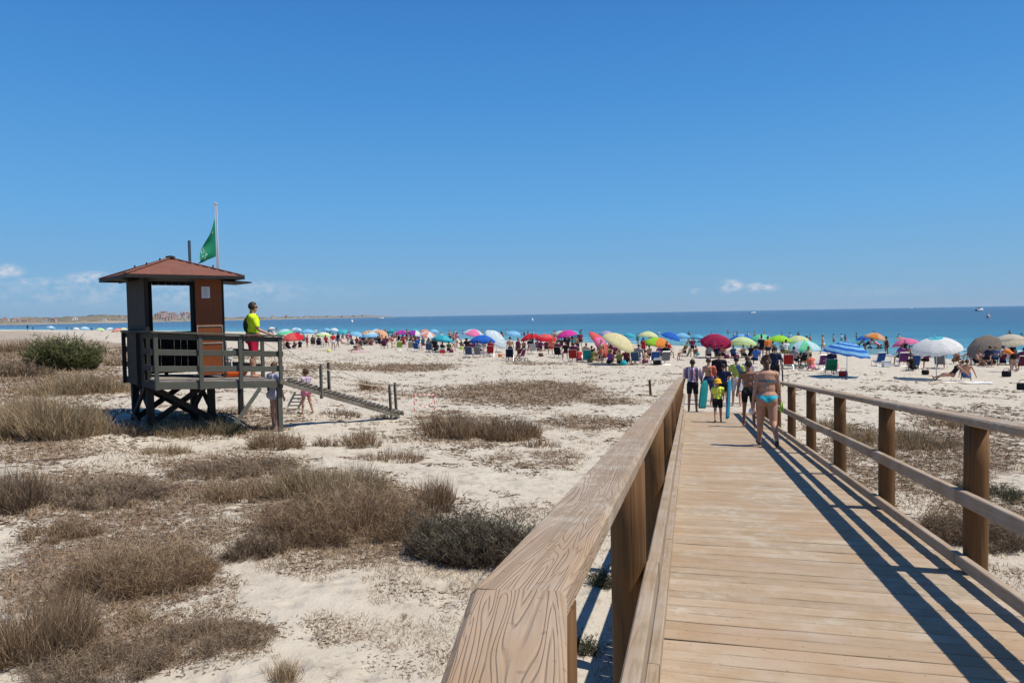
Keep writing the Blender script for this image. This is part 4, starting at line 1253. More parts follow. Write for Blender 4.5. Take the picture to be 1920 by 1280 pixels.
C_ = dict(navy=(.015, .02, .055), black=(.014, .014, .017), white=(.70, .70, .68), red=(.50, .035, .035), blue=(.04, .13, .42), teal=(.02, .34, .36), aqua=(.03, .42, .52), yellow=(.74, .78, .10),
          lime=(.42, .66, .08), pink=(.70, .25, .33), lilac=(.50, .38, .48), green=(.04, .30, .14), orange=(.72, .20, .04), olive=(.22, .20, .07), grey=(.28, .28, .30), purple=(.20, .06, .24), sand=(.58, .46, .32),
          coral=(.65, .16, .10), hivis=(.66, .86, .03), plum=(.16, .03, .07), denim=(.07, .12, .24), brown=(.14, .08, .05))
def cc(n): return cloth(C_[n] if isinstance(n, str) else n)

def rotx(v, a):
    c, s = math.cos(a), math.sin(a); return np.array([v[0], c * v[1] - s * v[2], s * v[1] + c * v[2]])
def limb(flex, side, abd):
    """unit vector for a limb hanging down; flex forward (+y), abd outward"""
    f, a = RAD(flex), RAD(abd)
    return np.array([side * math.sin(a), math.sin(f) * math.cos(a), -math.cos(f) * math.cos(a)])

def capsule(mb, p, q, r0, r1, n=12):
    p, q = np.asarray(p, float), np.asarray(q, float)
    ax = q - p; L = np.linalg.norm(ax); ax = ax / max(L, 1e-9)
    ref = np.array([0, 0, 1.0]) if abs(ax[2]) < .9 else np.array([1.0, 0, 0])
    a = np.cross(ref, ax); a /= np.linalg.norm(a); b = np.cross(ax, a)
    rings = []
    for t in (-.95, -.6, -.2): rings.append((p + ax * r0 * t, r0 * math.sqrt(1 - t * t)))
    rings.append((p, r0)); rings.append(((p + q) / 2, (r0 + r1) / 2)); rings.append((q, r1))
    for t in (.2, .6, .95): rings.append((q + ax * r1 * t, r1 * math.sqrt(1 - t * t)))
    vs, fs = [], []
    for c, r in rings:
        for k in range(n):
            th = 2 * math.pi * k / n; vs.append(c + (a * math.cos(th) + b * math.sin(th)) * r)
    m_ = len(rings)
    for i in range(m_ - 1):
        for k in range(n): fs.append((i * n + k, i * n + (k + 1) % n, (i + 1) * n + (k + 1) % n, (i + 1) * n + k))
    fs.append(tuple(range(n - 1, -1, -1))); fs.append(tuple(range((m_ - 1) * n, m_ * n)))
    mb.add(vs, fs)
def ell_o(mb, c, r, R=None, nu=14, nv=10):
    b = len(mb.v); mb.ell((0, 0, 0), r, nu, nv)
    for i in range(b, len(mb.v)):
        v = np.array(mb.v[i]); v = R @ v if R is not None else v
        mb.v[i] = tuple(v + np.asarray(c))

class Fig:
    """pose -> joints -> one continuous remeshed body plus clothing shells"""
    def __init__(s, H=1.7, sex='m', legs=((12, 3, 10), (-12, 3, 14)), arms=((8, 8, 12), (-8, 8, 15)), lean=0, headturn=0, nod=0, bulk=1.0, voxel=.014, fingers=True, child=False, twist=0):
        s.H, s.sex = H, sex
        s.bones = []; mb = MB(); B = bulk
        k = H / 1.7
        hw = (.088 if sex == 'f' else .082) * k; sw = (.165 if sex == 'f' else .19) * k
        if child: sw *= .9
        hs = 1.12 if child else 1.0
        thigh, shin, uarm, farm = .245 * H, .245 * H, .175 * H, .145 * H
        if child: thigh *= .95; shin *= .95
        T = RAD(-lean)
        up = lambda x, y, z: rotx(np.array([x, y, z]) * k, T)           # torso frame, metres at 1.7
        pelvis = np.zeros(3); waist = up(0, 0, .17); chest = up(0, .01, .34); nb = up(0, -.005, .50); 
        head = nb + rotx(np.array([0, .025, .175]) * k, T + RAD(-nod)); 
        s.pelvis, s.waist, s.chest, s.nb, s.head = pelvis, waist, chest, nb, head
        Rt = np.array([[1, 0, 0], [0, math.cos(T), -math.sin(T)], [0, math.sin(T), math.cos(T)]])
        def bone(nm, p, q, r0, r1): s.bones.append((nm, np.array(p), np.array(q), r0, r1))
        # torso volumes
        fem = sex == 'f'
        ell_o(mb, pelvis + up(0, -.01, .0), np.array([.165 if fem else .152, .115, .13]) * k * B, Rt)
        ell_o(mb, waist, np.array([.128 if fem else .135, .098, .15]) * k * B, Rt)
        ell_o(mb, chest, np.array([.150 if fem else .168, .112, .16]) * k * B, Rt)
        ell_o(mb, up(0, -.012, .43), np.array([.155 if fem else .185, .085, .075]) * k * B, Rt)
        for sd in (-1, 1):
            ell_o(mb, pelvis + up(sd * .075, -.055, -.05), np.array([.088, .088, .095]) * k * B, Rt)       # seat
            if fem and not child: ell_o(mb, chest + up(sd * .07, .085, -.01), np.array([.062, .055, .06]) * k, Rt)
        bone('torso', pelvis - up(0, 0, .06), nb, .15 * k * B, .12 * k * B)
        capsule(mb, nb - up(0, 0, .03), head - rotx(np.array([0, .02, .06]) * k, T), .058 * k, .05 * k); bone('neck', nb, head - (head - nb) * .45, .055 * k, .05 * k)
        # head: skull, jaw, nose, ears
        ht = RAD(headturn); Rh = Rt @ np.array([[math.cos(ht), -math.sin(ht), 0], [math.sin(ht), math.cos(ht), 0], [0, 0, 1]])
        hp = lambda x, y, z: head + Rh @ (np.array([x, y, z]) * k * hs)
        s.hp = hp; s.Rh = Rh; s.hk = k * hs
        ell_o(mb, hp(0, -.008, .025), np.array([.076, .094, .098]) * k * hs, Rh); ell_o(mb, hp(0, .03, -.045), np.array([.056, .062, .072]) * k * hs, Rh)
        capsule(mb, hp(0, .085, .012), hp(0, .108, -.018), .011 * k * hs, .016 * k * hs, 8)
        for sd in (-1, 1): ell_o(mb, hp(sd * .078, -.005, -.005), np.array([.012, .022, .032]) * k * hs, Rh, 8, 6)
        bone('head', hp(0, 0, .03), hp(0, .01, -.03), .09 * k, .08 * k)
        # legs
        s.feet = []
        for sd, (fl, ab, kn) in zip((-1, 1), legs):
            h = pelvis + np.array([sd * hw, 0, -.035 * k]); d = limb(fl, sd, ab); kneep = h + d * thigh
            d2 = limb(fl - kn, sd, ab * .6); ank = kneep + d2 * shin
            capsule(mb, h, kneep, .088 * k * B, .056 * k * B); bone('thigh', h, kneep, .08 * k * B, .055 * k * B)
            capsule(mb, kneep, ank, .054 * k * B, .036 * k); bone('shin', kneep, ank, .05 * k, .036 * k)
            calf = kneep + d2 * shin * .3 + np.array([0, -1, 0]) * .014 * k if abs(fl - kn) < 50 else kneep + d2 * shin * .3
            ell_o(mb, calf, np.array([.052, .056, .095]) * k * B, None if abs(fl - kn) < 40 else np.array([[1, 0, 0], [0, math.cos(RAD(fl - kn)), -math.sin(RAD(fl - kn))], [0, math.sin(RAD(fl - kn)), math.cos(RAD(fl - kn))]]))
            pitch = RAD(max(-50, min(0, (fl - kn) * .7))) if fl - kn < 0 else RAD(min(20, (fl - kn) * .5))
            if fl - kn > 50: pitch = RAD(60)
            fd = np.array([sd * .12, math.cos(pitch), math.sin(pitch)])
            heel = ank + np.array([0, -.025, -.035]) * k
            toe = heel + fd * .165 * k
            capsule(mb, heel, toe, .034 * k, .026 * k, 10); bone('foot', heel, toe, .034 * k, .026 * k)
            s.feet.append((ank, heel, toe))
        # arms and hands
        s.hands = []
        for sd, (fl, ab, el) in zip((-1, 1), arms):
            sh = nb + up(sd * sw / k, 0, -.075); d = limb(fl, sd, ab); elb = sh + d * uarm
            d2 = limb(fl + el, sd, ab * .8 if ab < 40 else ab); wr = elb + d2 * farm
            ell_o(mb, sh, np.array([.058, .058, .058]) * k * B)
            capsule(mb, nb + up(sd * .07, 0, -.06), sh, .07 * k, .056 * k)
            capsule(mb, sh, elb, .050 * k * B, .038 * k); bone('uarm', sh, elb, .047 * k, .038 * k)
            capsule(mb, elb, wr, .039 * k, .026 * k); bone('farm', elb, wr, .037 * k, .026 * k)
            lat = np.cross(d2, np.array([1.0, 0, 0])); lat = np.array([0, 1.0, 0]) if np.linalg.norm(lat) < .3 else lat / np.linalg.norm(lat)
            lat = lat if lat[1] > 0 else -lat                                  # across the palm, thumb side forward
            inn = np.cross(d2, lat); inn = inn if inn[0] * sd < 0 else -inn      # towards the body
            palm = wr + d2 * .05 * k
            capsule(mb, wr, wr + d2 * .075 * k, .027 * k, .032 * k, 10); ell_o(mb, palm, np.array([.022, .036, .045]) * k)
            if fingers:
                for j, (o_, l_) in enumerate(((.027, .062), (.009, .070), (-.009, .066), (-.026, .052))):
                    b0 = wr + d2 * .082 * k + lat * o_ * k; b1 = b0 + (d2 * .8 + inn * .35) * l_ * .55 * k; b2 = b1 + (d2 * .45 + inn * .8) * l_ * .5 * k
                    capsule(mb, b0, b1, .0098 * k, .009 * k, 8); capsule(mb, b1, b2, .009 * k, .008 * k, 8)
                b0 = wr + d2 * .03 * k + lat * .028 * k; b1 = b0 + (d2 * .6 + lat * .7 + inn * .2) * .038 * k; b2 = b1 + (d2 * .85 + lat * .15 + inn * .4) * .03 * k
                capsule(mb, b0, b1, .0115 * k, .010 * k, 8); capsule(mb, b1, b2, .010 * k, .009 * k, 8)
            bone('hand', wr, wr + d2 * .12 * k, .03 * k, .03 * k)
            s.hands.append((wr + d2 * .09 * k, d2, lat))
        me = mb.mesh('raw')
        tmp = bpy.data.objects.new('raw', me); COL.objects.link(tmp)
        r = tmp.modifiers.new('r', 'REMESH'); r.mode = 'VOXEL'; r.voxel_size = voxel
        sm = tmp.modifiers.new('s', 'SMOOTH'); sm.iterations = 3 if voxel < .02 else 1; sm.factor = .5
        dg = bpy.context.evaluated_depsgraph_get(); dg.update()
        body = bpy.data.meshes.new_from_object(tmp.evaluated_get(dg))
        bpy.data.objects.remove(tmp); bpy.data.meshes.remove(me)
        co = np.empty(len(body.vertices) * 3, np.float32); body.vertices.foreach_get('co', co); s.co = co.reshape(-1, 3).astype(float)
        s.zmin = s.co[:, 2].min()
        s.body = body; body.name = 'person'; shade(body, True)
        no = np.empty(len(body.vertices) * 3, np.float32); body.vertices.foreach_get('normal', no); s.no = no.reshape(-1, 3).astype(float)
        # nearest bone
        best = np.full(len(s.co), 1e9); s.bi = np.zeros(len(s.co), int); s.bt = np.zeros(len(s.co))
        for i, (nm, p, q, r0, r1) in enumerate(s.bones):
            d = q - p; t = np.clip(((s.co - p) @ d) / max(1e-9, d @ d), 0, 1)
            dist = np.linalg.norm(s.co - p - t[:, None] * d, axis=1) - (r0 * (1 - t) + r1 * t)
            u = dist < best; best[u] = dist[u]; s.bi[u] = i; s.bt[u] = t[u]
        s.bn = np.array([b[0] for b in s.bones])[s.bi]
        d = nb - pelvis; s.tt = ((s.co - pelvis) @ d) / (d @ d)           # height along the torso axis
        F = [list(p.vertices) for p in body.polygons]; s.F = np.array([f for f in F if len(f) == 4])
        body.materials.append(SKIN['tan'])
        # stand on z = 0
        s.zoff = -s.zmin
    def shell(s, name, mask, mat_, off=.007, flare=None):
        keep = mask[s.F].all(1)
        F = s.F[keep]
        if len(F) == 0: return None
        idx = np.unique(F); mp = np.full(len(s.co), -1); mp[idx] = np.arange(len(idx))
        V = s.co[idx] + s.no[idx] * off
        if flare is not None:
            V = V + flare(s.co[idx])
        me = big_mesh(name, V, [mp[F]], mat_, True)
        return me
    def m_torso(s, a, b): return np.isin(s.bn, ['torso', 'neck']) & (s.tt > a) & (s.tt < b)
    def m_bone(s, nm, a, b): return (s.bn == nm) & (s.bt >= a) & (s.bt <= b)
    def shirt(s, sleeve=.55, low=.12): return s.m_torso(low, 1.03) | s.m_bone('uarm', 0, sleeve)
    def shorts(s, leg=.55, high=.28): return s.m_torso(-1, high) | s.m_bone('thigh', 0, leg)
    def hairmask(s, low=-.03):
        q = (s.co - s.head) @ s.Rh / s.hk
        return (s.bn == 'head') & ((q[:, 2] > .055) | ((q[:, 1] < .03) & (q[:, 2] > low))) | ((s.bn == 'neck') & (q[:, 1] < -.02) & (q[:, 2] > low))

def make_person(fig, label, loc, rz, skin='tan', hair='dark', wear=(), hairlow=-.05, group=None, scale=1.0, extra=None):
    """wear: list of (name, mask, colour, offset)"""
    o = bpy.data.objects.new('person', fig.body); COL.objects.link(o)
    obj_mat(o, [SKIN[skin]])
    o.location = (loc[0], loc[1], loc[2] + fig.zoff * scale); o.rotation_euler = (0, 0, rz); o.scale = (scale,) * 3
    tag(o, label, 'person', group)
    if not hasattr(fig, 'cache'): fig.cache = {}
    parts = list(wear)
    if hair: parts.append(('hair', ('hair', hairlow), HAIR[hair], .008 if hairlow > -.08 else .014))
    for (nm, mk, mt_, off) in parts:
        key = (nm, mk, off)
        if key not in fig.cache:
            mask = eval_mask(fig, mk)
            fig.cache[key] = fig.shell(nm, mask, mt_, off, flare_of(fig, mk))
        me = fig.cache[key]
        if me is None: continue
        c = bpy.data.objects.new(nm, me); COL.objects.link(c); c.parent = o; obj_mat(c, [mt_])
    return o
def eval_mask(f, mk):
    k = mk[0]
    if k == 'hair': return f.hairmask(mk[1])
    if k == 'shirt': return f.shirt(*mk[1:])
    if k == 'shorts': return f.shorts(*mk[1:])
    if k == 'band': return f.m_torso(mk[1], mk[2])
    if k == 'brief':
        z = f.tt; side = np.abs(f.co[:, 0]) / f.H
        lowcut = -.20 + side * 2.1                     # cut higher at the hip
        return (np.isin(f.bn, ['torso', 'thigh']) & (z < mk[1]) & (z > lowcut))
    if k == 'dress': return f.m_torso(-1, 1.0) | f.m_bone('thigh', 0, mk[1]) | f.m_bone('uarm', 0, mk[2])
    if k == 'top': return f.m_torso(mk[1], .93)
    if k == 'shoes': return f.m_bone('foot', 0, 1)
    raise ValueError(k)
def flare_of(f, mk):
    if mk[0] in ('shirt', 'dress', 'shorts'):
        amt = {'shirt': .012, 'dress': .02, 'shorts': .012}[mk[0]]
        def fl(P):
            c = np.array([0, 0, 0.]); r = P[:, :2] - c[:2]; n = np.linalg.norm(r, axis=1, keepdims=True) + 1e-6
            w = .5 + .5 * np.sin(np.arctan2(r[:, 1], r[:, 0]) * 7 + P[:, 2] * 9)
            out = np.zeros_like(P); out[:, :2] = r / n * (amt * w[:, None]); return out
        return fl
    return None
def ground_pt(px, py):
    return hit(px, py)
def deck_pt(px, py):
    d = ray(px, py); t = (ZC - 1.5 - ZC + .004) / (d[2] + SLOPE * d[1]); return CAMPOS + d * t
def solid(name, mt_, parent, fn, smooth=True):
    mb = MB(); fn(mb); return mb.build(name, mt_, parent, smooth)
AWAY = 0.0            # facing the sea along the walk (+Y)

# --- woman in the turquoise bikini
f = Fig(1.66, 'f', legs=((13, 2, 5), (-14, 2, 28)), arms=((-10, 10, 16), (14, 13, 20)), lean=4, nod=8, bulk=1.24, voxel=.0085)
P_ = deck_pt(1438, 836)
w = make_person(f, 'woman in turquoise bikini walking away down the boardwalk', P_, RAD(4), 'tan', 'brown',
                [('bikini_bottom', ('brief', .09), cc('aqua'), .006), ('bikini_top', ('band', .575, .665), cc((.10, .16, .18)), .006), ('sandal', ('shoes',), cc((.06, .05, .045)), .005)], -.10)
def bun(mb):
    ell_o(mb, f.hp(0, -.075, .095), np.array([.05, .05, .045])); ell_o(mb, f.hp(.012, -.10, .12), np.array([.035, .03, .03]))
    capsule(mb, f.hp(0, -.085, -.01), f.hp(.005, -.09, -.14), .045, .032); capsule(mb, f.hp(0.02, -.08, -.06), f.hp(.04, -.08, -.19), .03, .012)
solid('hair_bun', HAIR['brown'], w, bun)
def ties(mb):
    c = f.chest + np.array([0, -.135, -.035])
    ell_o(mb, c, np.array([.022, .012, .014]))
    for sx in (-1, 1): mb.path([c, c + np.array([sx * .03, -.012, -.03]), c + np.array([sx * .022, -.01, -.10])], .004, 5)
    for sx in (-1, 1):
        q = np.array([sx * .20, -.02, .01]); ell_o(mb, q, np.array([.016, .016, .014])); mb.path([q, q + np.array([sx * .012, -.01, -.09])], .004, 5)
solid('bikini_tie', cc((.08, .20, .23)), w, ties)
hd_, dd, la = f.hands[1]
def flip(mb):
    for k in range(2):
        c = hd_ + np.array([.01 + .03 * k, 0, -.09]); ell_o(mb, c, np.array([.012, .05, .105]))
fo = MB(); flip(fo)
def held(nm, mb, mt_, person, label, cat):
    """a thing carried by a person: stands at the hand, top-level"""
    o = mb.build(nm, mt_, None, True); o.location = person.location; o.rotation_euler = person.rotation_euler; tag(o, label, cat); return o
held('flip_flops', fo, cc('lime'), w, 'bright green flip-flops in the right hand of the woman', 'flip-flops')
hd_, dd, la = f.hands[0]
fo = MB(); ell_o(fo, hd_ + np.array([-.01, .03, -.07]), np.array([.05, .07, .06])); capsule(fo, hd_, hd_ + np.array([-.01, .03, -.05]), .012, .012)
held('small_bag', fo, cc('white'), w, 'small white bag in the left hand of the bikini woman', 'bag')

# --- tanned teenager beside her
f = Fig(1.60, 'm', legs=((10, 3, 6), (-14, 3, 22)), arms=((12, 10, 16), (-14, 9, 12)), bulk=.9, voxel=.012)
make_person(f, 'shirtless tanned teenager in dark shorts left of the bikini woman', deck_pt(1404, 800), RAD(-2), 'brown', 'dark', [('shorts', ('shorts', .62, .2), cc('black'), .01)], -.07)
# --- small child, yellow hat
f = Fig(1.13, 'm', legs=((-14, 4, 20), (10, 4, 4)), arms=((6, 10, 14), (20, 12, 70)), child=True, voxel=.010, nod=4)
P_ = deck_pt(1346, 791)
kid = make_person(f, 'small child in yellow shirt and dark shorts wearing a yellow hat', P_, RAD(3), 'tan', None, [('shirt', ('shirt', .6, .02), cc('yellow'), .012), ('shorts', ('shorts', .7, .12), cc('black'), .012), ('sandal', ('shoes',), cc('brown'), .004)])
def hat(mb):
    c = f.hp(0, -.005, .045); b = len(mb.v); mb.lathe([(.128, -.045), (.126, -.035), (.098, -.02), (.096, .03), (.078, .066), (.03, .082), (.002, .084)], 18)
    for i in range(b, len(mb.v)): mb.v[i] = tuple(f.Rh @ np.array(mb.v[i]) * .92 + c)
hm = MB(); hat(hm); held('sun_hat', hm, cc((.80, .42, .03)), kid, 'orange-yellow sun hat on the small child', 'hat')
def board(L, W, T):
    mb = MB(); N = 14; vs = []; fs = []
    for i in range(N + 1):
        u = i / N; z = L * (u - .5); ww = W / 2 * (1 - max(0, (u - .62) / .38) ** 2.6 * .75) * (1 - max(0, (.10 - u) / .10) ** 2 * .12)
        for (a, b) in ((-1, -.5), (-.85, -1), (.85, -1), (1, -.5), (1, .5), (.85, 1), (-.85, 1), (-1, .5)): vs.append((ww * a, T / 2 * b, z))
    for i in range(N):
        for q in range(8): fs.append((i * 8 + q, i * 8 + (q + 1) % 8, (i + 1) * 8 + (q + 1) % 8, (i + 1) * 8 + q))
    fs.append(tuple(range(7, -1, -1))); fs.append(tuple(range(N * 8, N * 8 + 8))); mb.add(vs, fs); return mb
bb = board(1.0, .36, .05).build('bodyboard', cc((.02, .22, .36)), None, True, (P_[0] + .27, P_[1] + .03, P_[2] + .60), (RAD(3), RAD(2), RAD(78)))
tag(bb, 'long blue bodyboard held edge-on by the small child', 'bodyboard')
# --- person with the striped towel
f = Fig(1.66, 'm', legs=((2, 4, 2), (-4, 4, 4)), arms=((4, 14, 20), (2, 16, 22)), voxel=.013)
P_ = deck_pt(1299, 771); P_[2] = max(deck_z(P_[1]), gz(P_[0], P_[1]))
t1 = make_person(f, 'person in black shorts with a striped towel over the shoulders', P_, RAD(-6), 'brown', 'dark', [('shorts', ('shorts', .75, .3), cc('black'), .014)], -.06)
def stripe_mat():
    t = NT('striped_towel'); v = t.coord('Object'); sx = t.n('SeparateXYZ'); t.l(v, sx.inputs[0])
    n = t.noise(v, 4, 2); k = t.math('FRACT', t.math('ADD', t.math('MULTIPLY', sx.outputs[0], 6.5), t.math('MULTIPLY', n, .35)))
    return t.pbr(t.ramp(k, [(.0, (.10, .09, .16)), (.28, (.12, .10, .18)), (.34, (.62, .50, .50)), (.55, (.66, .56, .56)), (.62, (.45, .14, .20)), (.74, (.50, .18, .24)), (.8, (.18, .17, .26))]), .95)
me_ = f.shell('towel', f.m_torso(.08, 1.02) | f.m_bone('uarm', 0, .95), stripe_mat(), .035, flare_of(f, ('dress', 0)))
tw = obj('beach_towel', me_, None, t1.location, t1.rotation_euler); tag(tw, 'striped pink, white and navy towel draped over shoulders', 'towel')
bb = board(.90, .44, .05).build('bodyboard', cc((.012, .20, .20)), None, True, (P_[0] + .34, P_[1] - .02, P_[2] + .56), (RAD(4), RAD(6), RAD(58)))
tag(bb, 'teal green bodyboard carried beside the striped towel', 'bodyboard')
# --- woman with the coral sarong, man in black, teenager in black, person in yellow, person in white, man in navy
f = Fig(1.64, 'f', legs=((8, 3, 4), (-8, 3, 14)), arms=((0, 10, 20), (14, 16, 60)), voxel=.014)
P_ = ground_pt(1329, 759); pw = make_person(f, 'woman with bare back, checked shorts and a coral cloth on her right', P_, RAD(2), 'tan', 'brown', [('shorts', ('shorts', .85, .25), cc((.03, .04, .10)), .02), ('bikini_top', ('band', .56, .64), cc('olive'), .006)], -.10)
me_ = f.shell('cloth', (f.m_torso(.2, .95) | f.m_bone('uarm', 0, .9)) & (f.co[:, 0] > .035), cc('coral'), .03, flare_of(f, ('dress', 0)))
sr_ = obj('coral_cloth', me_, None, pw.location, pw.rotation_euler); tag(sr_, 'coral cloth slung over the right shoulder of the bare-backed woman', 'cloth')
f_stand = Fig(1.76, 'm', legs=((4, 4, 2), (-5, 4, 5)), arms=((2, 9, 12), (-2, 9, 14)), voxel=.016)
P_ = ground_pt(1349, 750); P_ = at_depth(1349, 648, fwd(P_)) if False else P_
make_person(f_stand, 'tall man in black shirt standing behind the small child', P_, RAD(5), 'tan', 'dark', [('shirt', ('shirt', .6, .05), cc('black'), .016), ('shorts', ('shorts', .8, .15), cc('navy'), .016)])
f = Fig(1.45, 'm', legs=((6, 4, 4), (-8, 4, 12)), arms=((4, 9, 12), (10, 42, 20)), voxel=.015, child=False)
make_person(f, 'dark-haired teenager in navy shirt just ahead of the small child', ground_pt(1357, 762), RAD(-4), 'tan', 'dark', [('shirt', ('shirt', .5, .05), cc('navy'), .014), ('shorts', ('shorts', .7, .15), cc('black'), .014)])
f = Fig(1.68, 'm', legs=((10, 3, 6), (-12, 3, 18)), arms=((4, 9, 12), (8, 14, 20)), voxel=.015)
py_ = make_person(f, 'person in yellow-green shirt and floral shorts with a blue towel', ground_pt(1381, 760), RAD(-3), 'tan', 'dark', [('shirt', ('shirt', .6, .05), cc((.46, .52, .10)), .016), ('shorts', ('shorts', .9, .15), cc((.42, .46, .55)), .018)])
me_ = f.shell('towel', f.m_torso(.0, 1.0) & (np.abs(f.co[:, 0] - .04 - .18 * (1 - f.tt)) < .075) & (f.co[:, 1] < .05), cc((.05, .10, .24)), .035)
if me_: tag(obj('beach_towel', me_, None, py_.location, py_.rotation_euler), 'navy blue towel hanging across the yellow-green shirt', 'towel')
f_walk = Fig(1.68, 'f', legs=((12, 3, 8), (-12, 3, 20)), arms=((-8, 9, 14), (10, 9, 14)), voxel=.016)
make_person(f_walk, 'person in pale pink shirt ahead of the bikini woman', ground_pt(1402, 757), RAD(2), 'fair', 'brown', [('shirt', ('shirt', .5, .05), cc((.62, .50, .52)), .014), ('shorts', ('shorts', .5, .15), cc('grey'), .014)])
P_ = ground_pt(1453, 728)
make_person(f_stand, 'man in navy shirt standing beyond the bikini woman', P_, RAD(0), 'tan', 'dark', [('shirt', ('shirt', .6, .05), cc('navy'), .016), ('shorts', ('shorts', .8, .15), cc('black'), .016)])
q = ground_pt(1468, 724)
mb = MB(); mb.tube((0, 0, -.2), (-.03, 0, 1.15), .035, .03, 8); ell_o(mb, (-.03, 0, 1.15), (.045, .045, .12))
o = mb.build('folded_umbrella', cc('navy'), None, True, q); tag(o, 'furled navy umbrella stuck in the sand by the man in navy', 'umbrella')

# --- lifeguard
f = Fig(1.84, 'm', legs=((2, 4, 2), (-2, 5, 4)), arms=((14, 10, 38), (22, 10, 44)), headturn=0, bulk=1.2, voxel=.011)
P_ = local_pt(2.50, 1.0, zt(2.50, 1.105))
face = math.atan2(RM[0][1], RM[0][0]) - math.pi / 2          # profile: looks to the right of the picture
lg = make_person(f, 'lifeguard in fluorescent yellow shirt and red shorts on the tower', P_, face + RAD(28), 'tan', 'dark', [('shirt', ('shirt', .75, .03), cc('hivis'), .016), ('shorts', ('shorts', .72, .14), cc((.50, .015, .05)), .018)], -.06)
def pack(mb):
    b = len(mb.v); ell_o(mb, f.chest + np.array([-.02, -.14, -.08]), np.array([.13, .09, .19]))
pm = MB(); pack(pm); held('waist_pack', pm, cc((.03, .045, .03)), lg, 'small dark backpack on the lifeguard', 'backpack')
st_ = f.shell('strap', (np.abs(f.co[:, 0] - .55 * (f.tt - .5) * .3) < .03) & f.m_torso(.15, 1.0) | f.m_torso(.13, .19), cc((.03, .06, .03)), .026)
if st_:
    c_o = bpy.data.objects.new('strap', st_); COL.objects.link(c_o); c_o.parent = lg
sg = MB()
for sd in (-1, 1): ell_o(sg, f.hp(sd * .034, .083, .012), np.array([.026, .012, .018]))
sg.path([f.hp(-.08, 0, .014), f.hp(-.06, .075, .016), f.hp(.06, .075, .016), f.hp(.08, 0, .014)], .006, 5)
held('sunglasses', sg, cc('black'), lg, 'dark sunglasses worn by the lifeguard', 'sunglasses')
hd_, dd, la = f.hands[1]
bt = MB(); bt.lathe([(.022, -.08), (.024, -.06), (.024, .05), (.012, .08), (.012, .10)], 10, hd_ + np.array([0, .01, .03])); held('bottle', bt, cc('white'), lg, 'small white bottle in the hand of the lifeguard', 'bottle')

# --- girl with the green ball
f = Fig(1.27, 'f', legs=((6, 5, 4), (-8, 5, 10)), arms=((14, 10, 70), (22, 8, 75)), child=True, voxel=.011, nod=-6, headturn=20)
P_ = hit(575, 776); print('girl', P_)
gl = make_person(f, 'girl in lilac tunic holding a green ball beside the ramp', P_, face + RAD(148), 'tan', 'brown', [('tunic', ('dress', .32, .9), cc('lilac'), .012), ('shorts', ('shorts', .5, .1), cc('pink'), .02)], -.11)
ey = MB()
for sd in (-1, 1): ell_o(ey, f.hp(sd * .03, .083, .012), np.array([.010, .006, .007]))
ey.build('eye', cc('black'), gl, True)
mo = MB(); ell_o(mo, f.hp(0, .090, -.062), np.array([.020, .006, .005])); mo.build('mouth', cc((.35, .10, .09)), gl, True)
c = (f.hands[0][0] + f.hands[1][0]) / 2 + np.array([0, .04, .03])
bm = MB(); ell_o(bm, c, np.array([.15, .11, .095])); held('green_ball', bm, cc((.16, .50, .06)), gl, 'bright green ball in the arms of the girl', 'ball')
# --- person behind the corner post of the tower
f = Fig(1.62, 'f', legs=((4, 4, 2), (-4, 4, 6)), arms=((4, 8, 10), (4, 8, 10)), voxel=.014)
gp = local_pt(2.78, .42, 0)[:2]; P_ = np.array([gp[0], gp[1], gz(*gp)])
pp = make_person(f, 'person in pale grey shirt half hidden behind the tower corner post', P_, face + RAD(60), 'tan', 'brown', [('shirt', ('dress', .3, .6), cc((.42, .44, .56)), .016)], -.1)
me_ = f.shell('towel', (f.m_bone('uarm', .1, 1) | f.m_bone('farm', 0, 1) | f.m_torso(-.4, .6)) & (f.co[:, 0] < -.1), cc((.05, .07, .10)), .03)
if me_: tag(obj('dark_towel', me_, None, pp.location, pp.rotation_euler), 'dark towel over the arm of the half hidden person', 'towel')

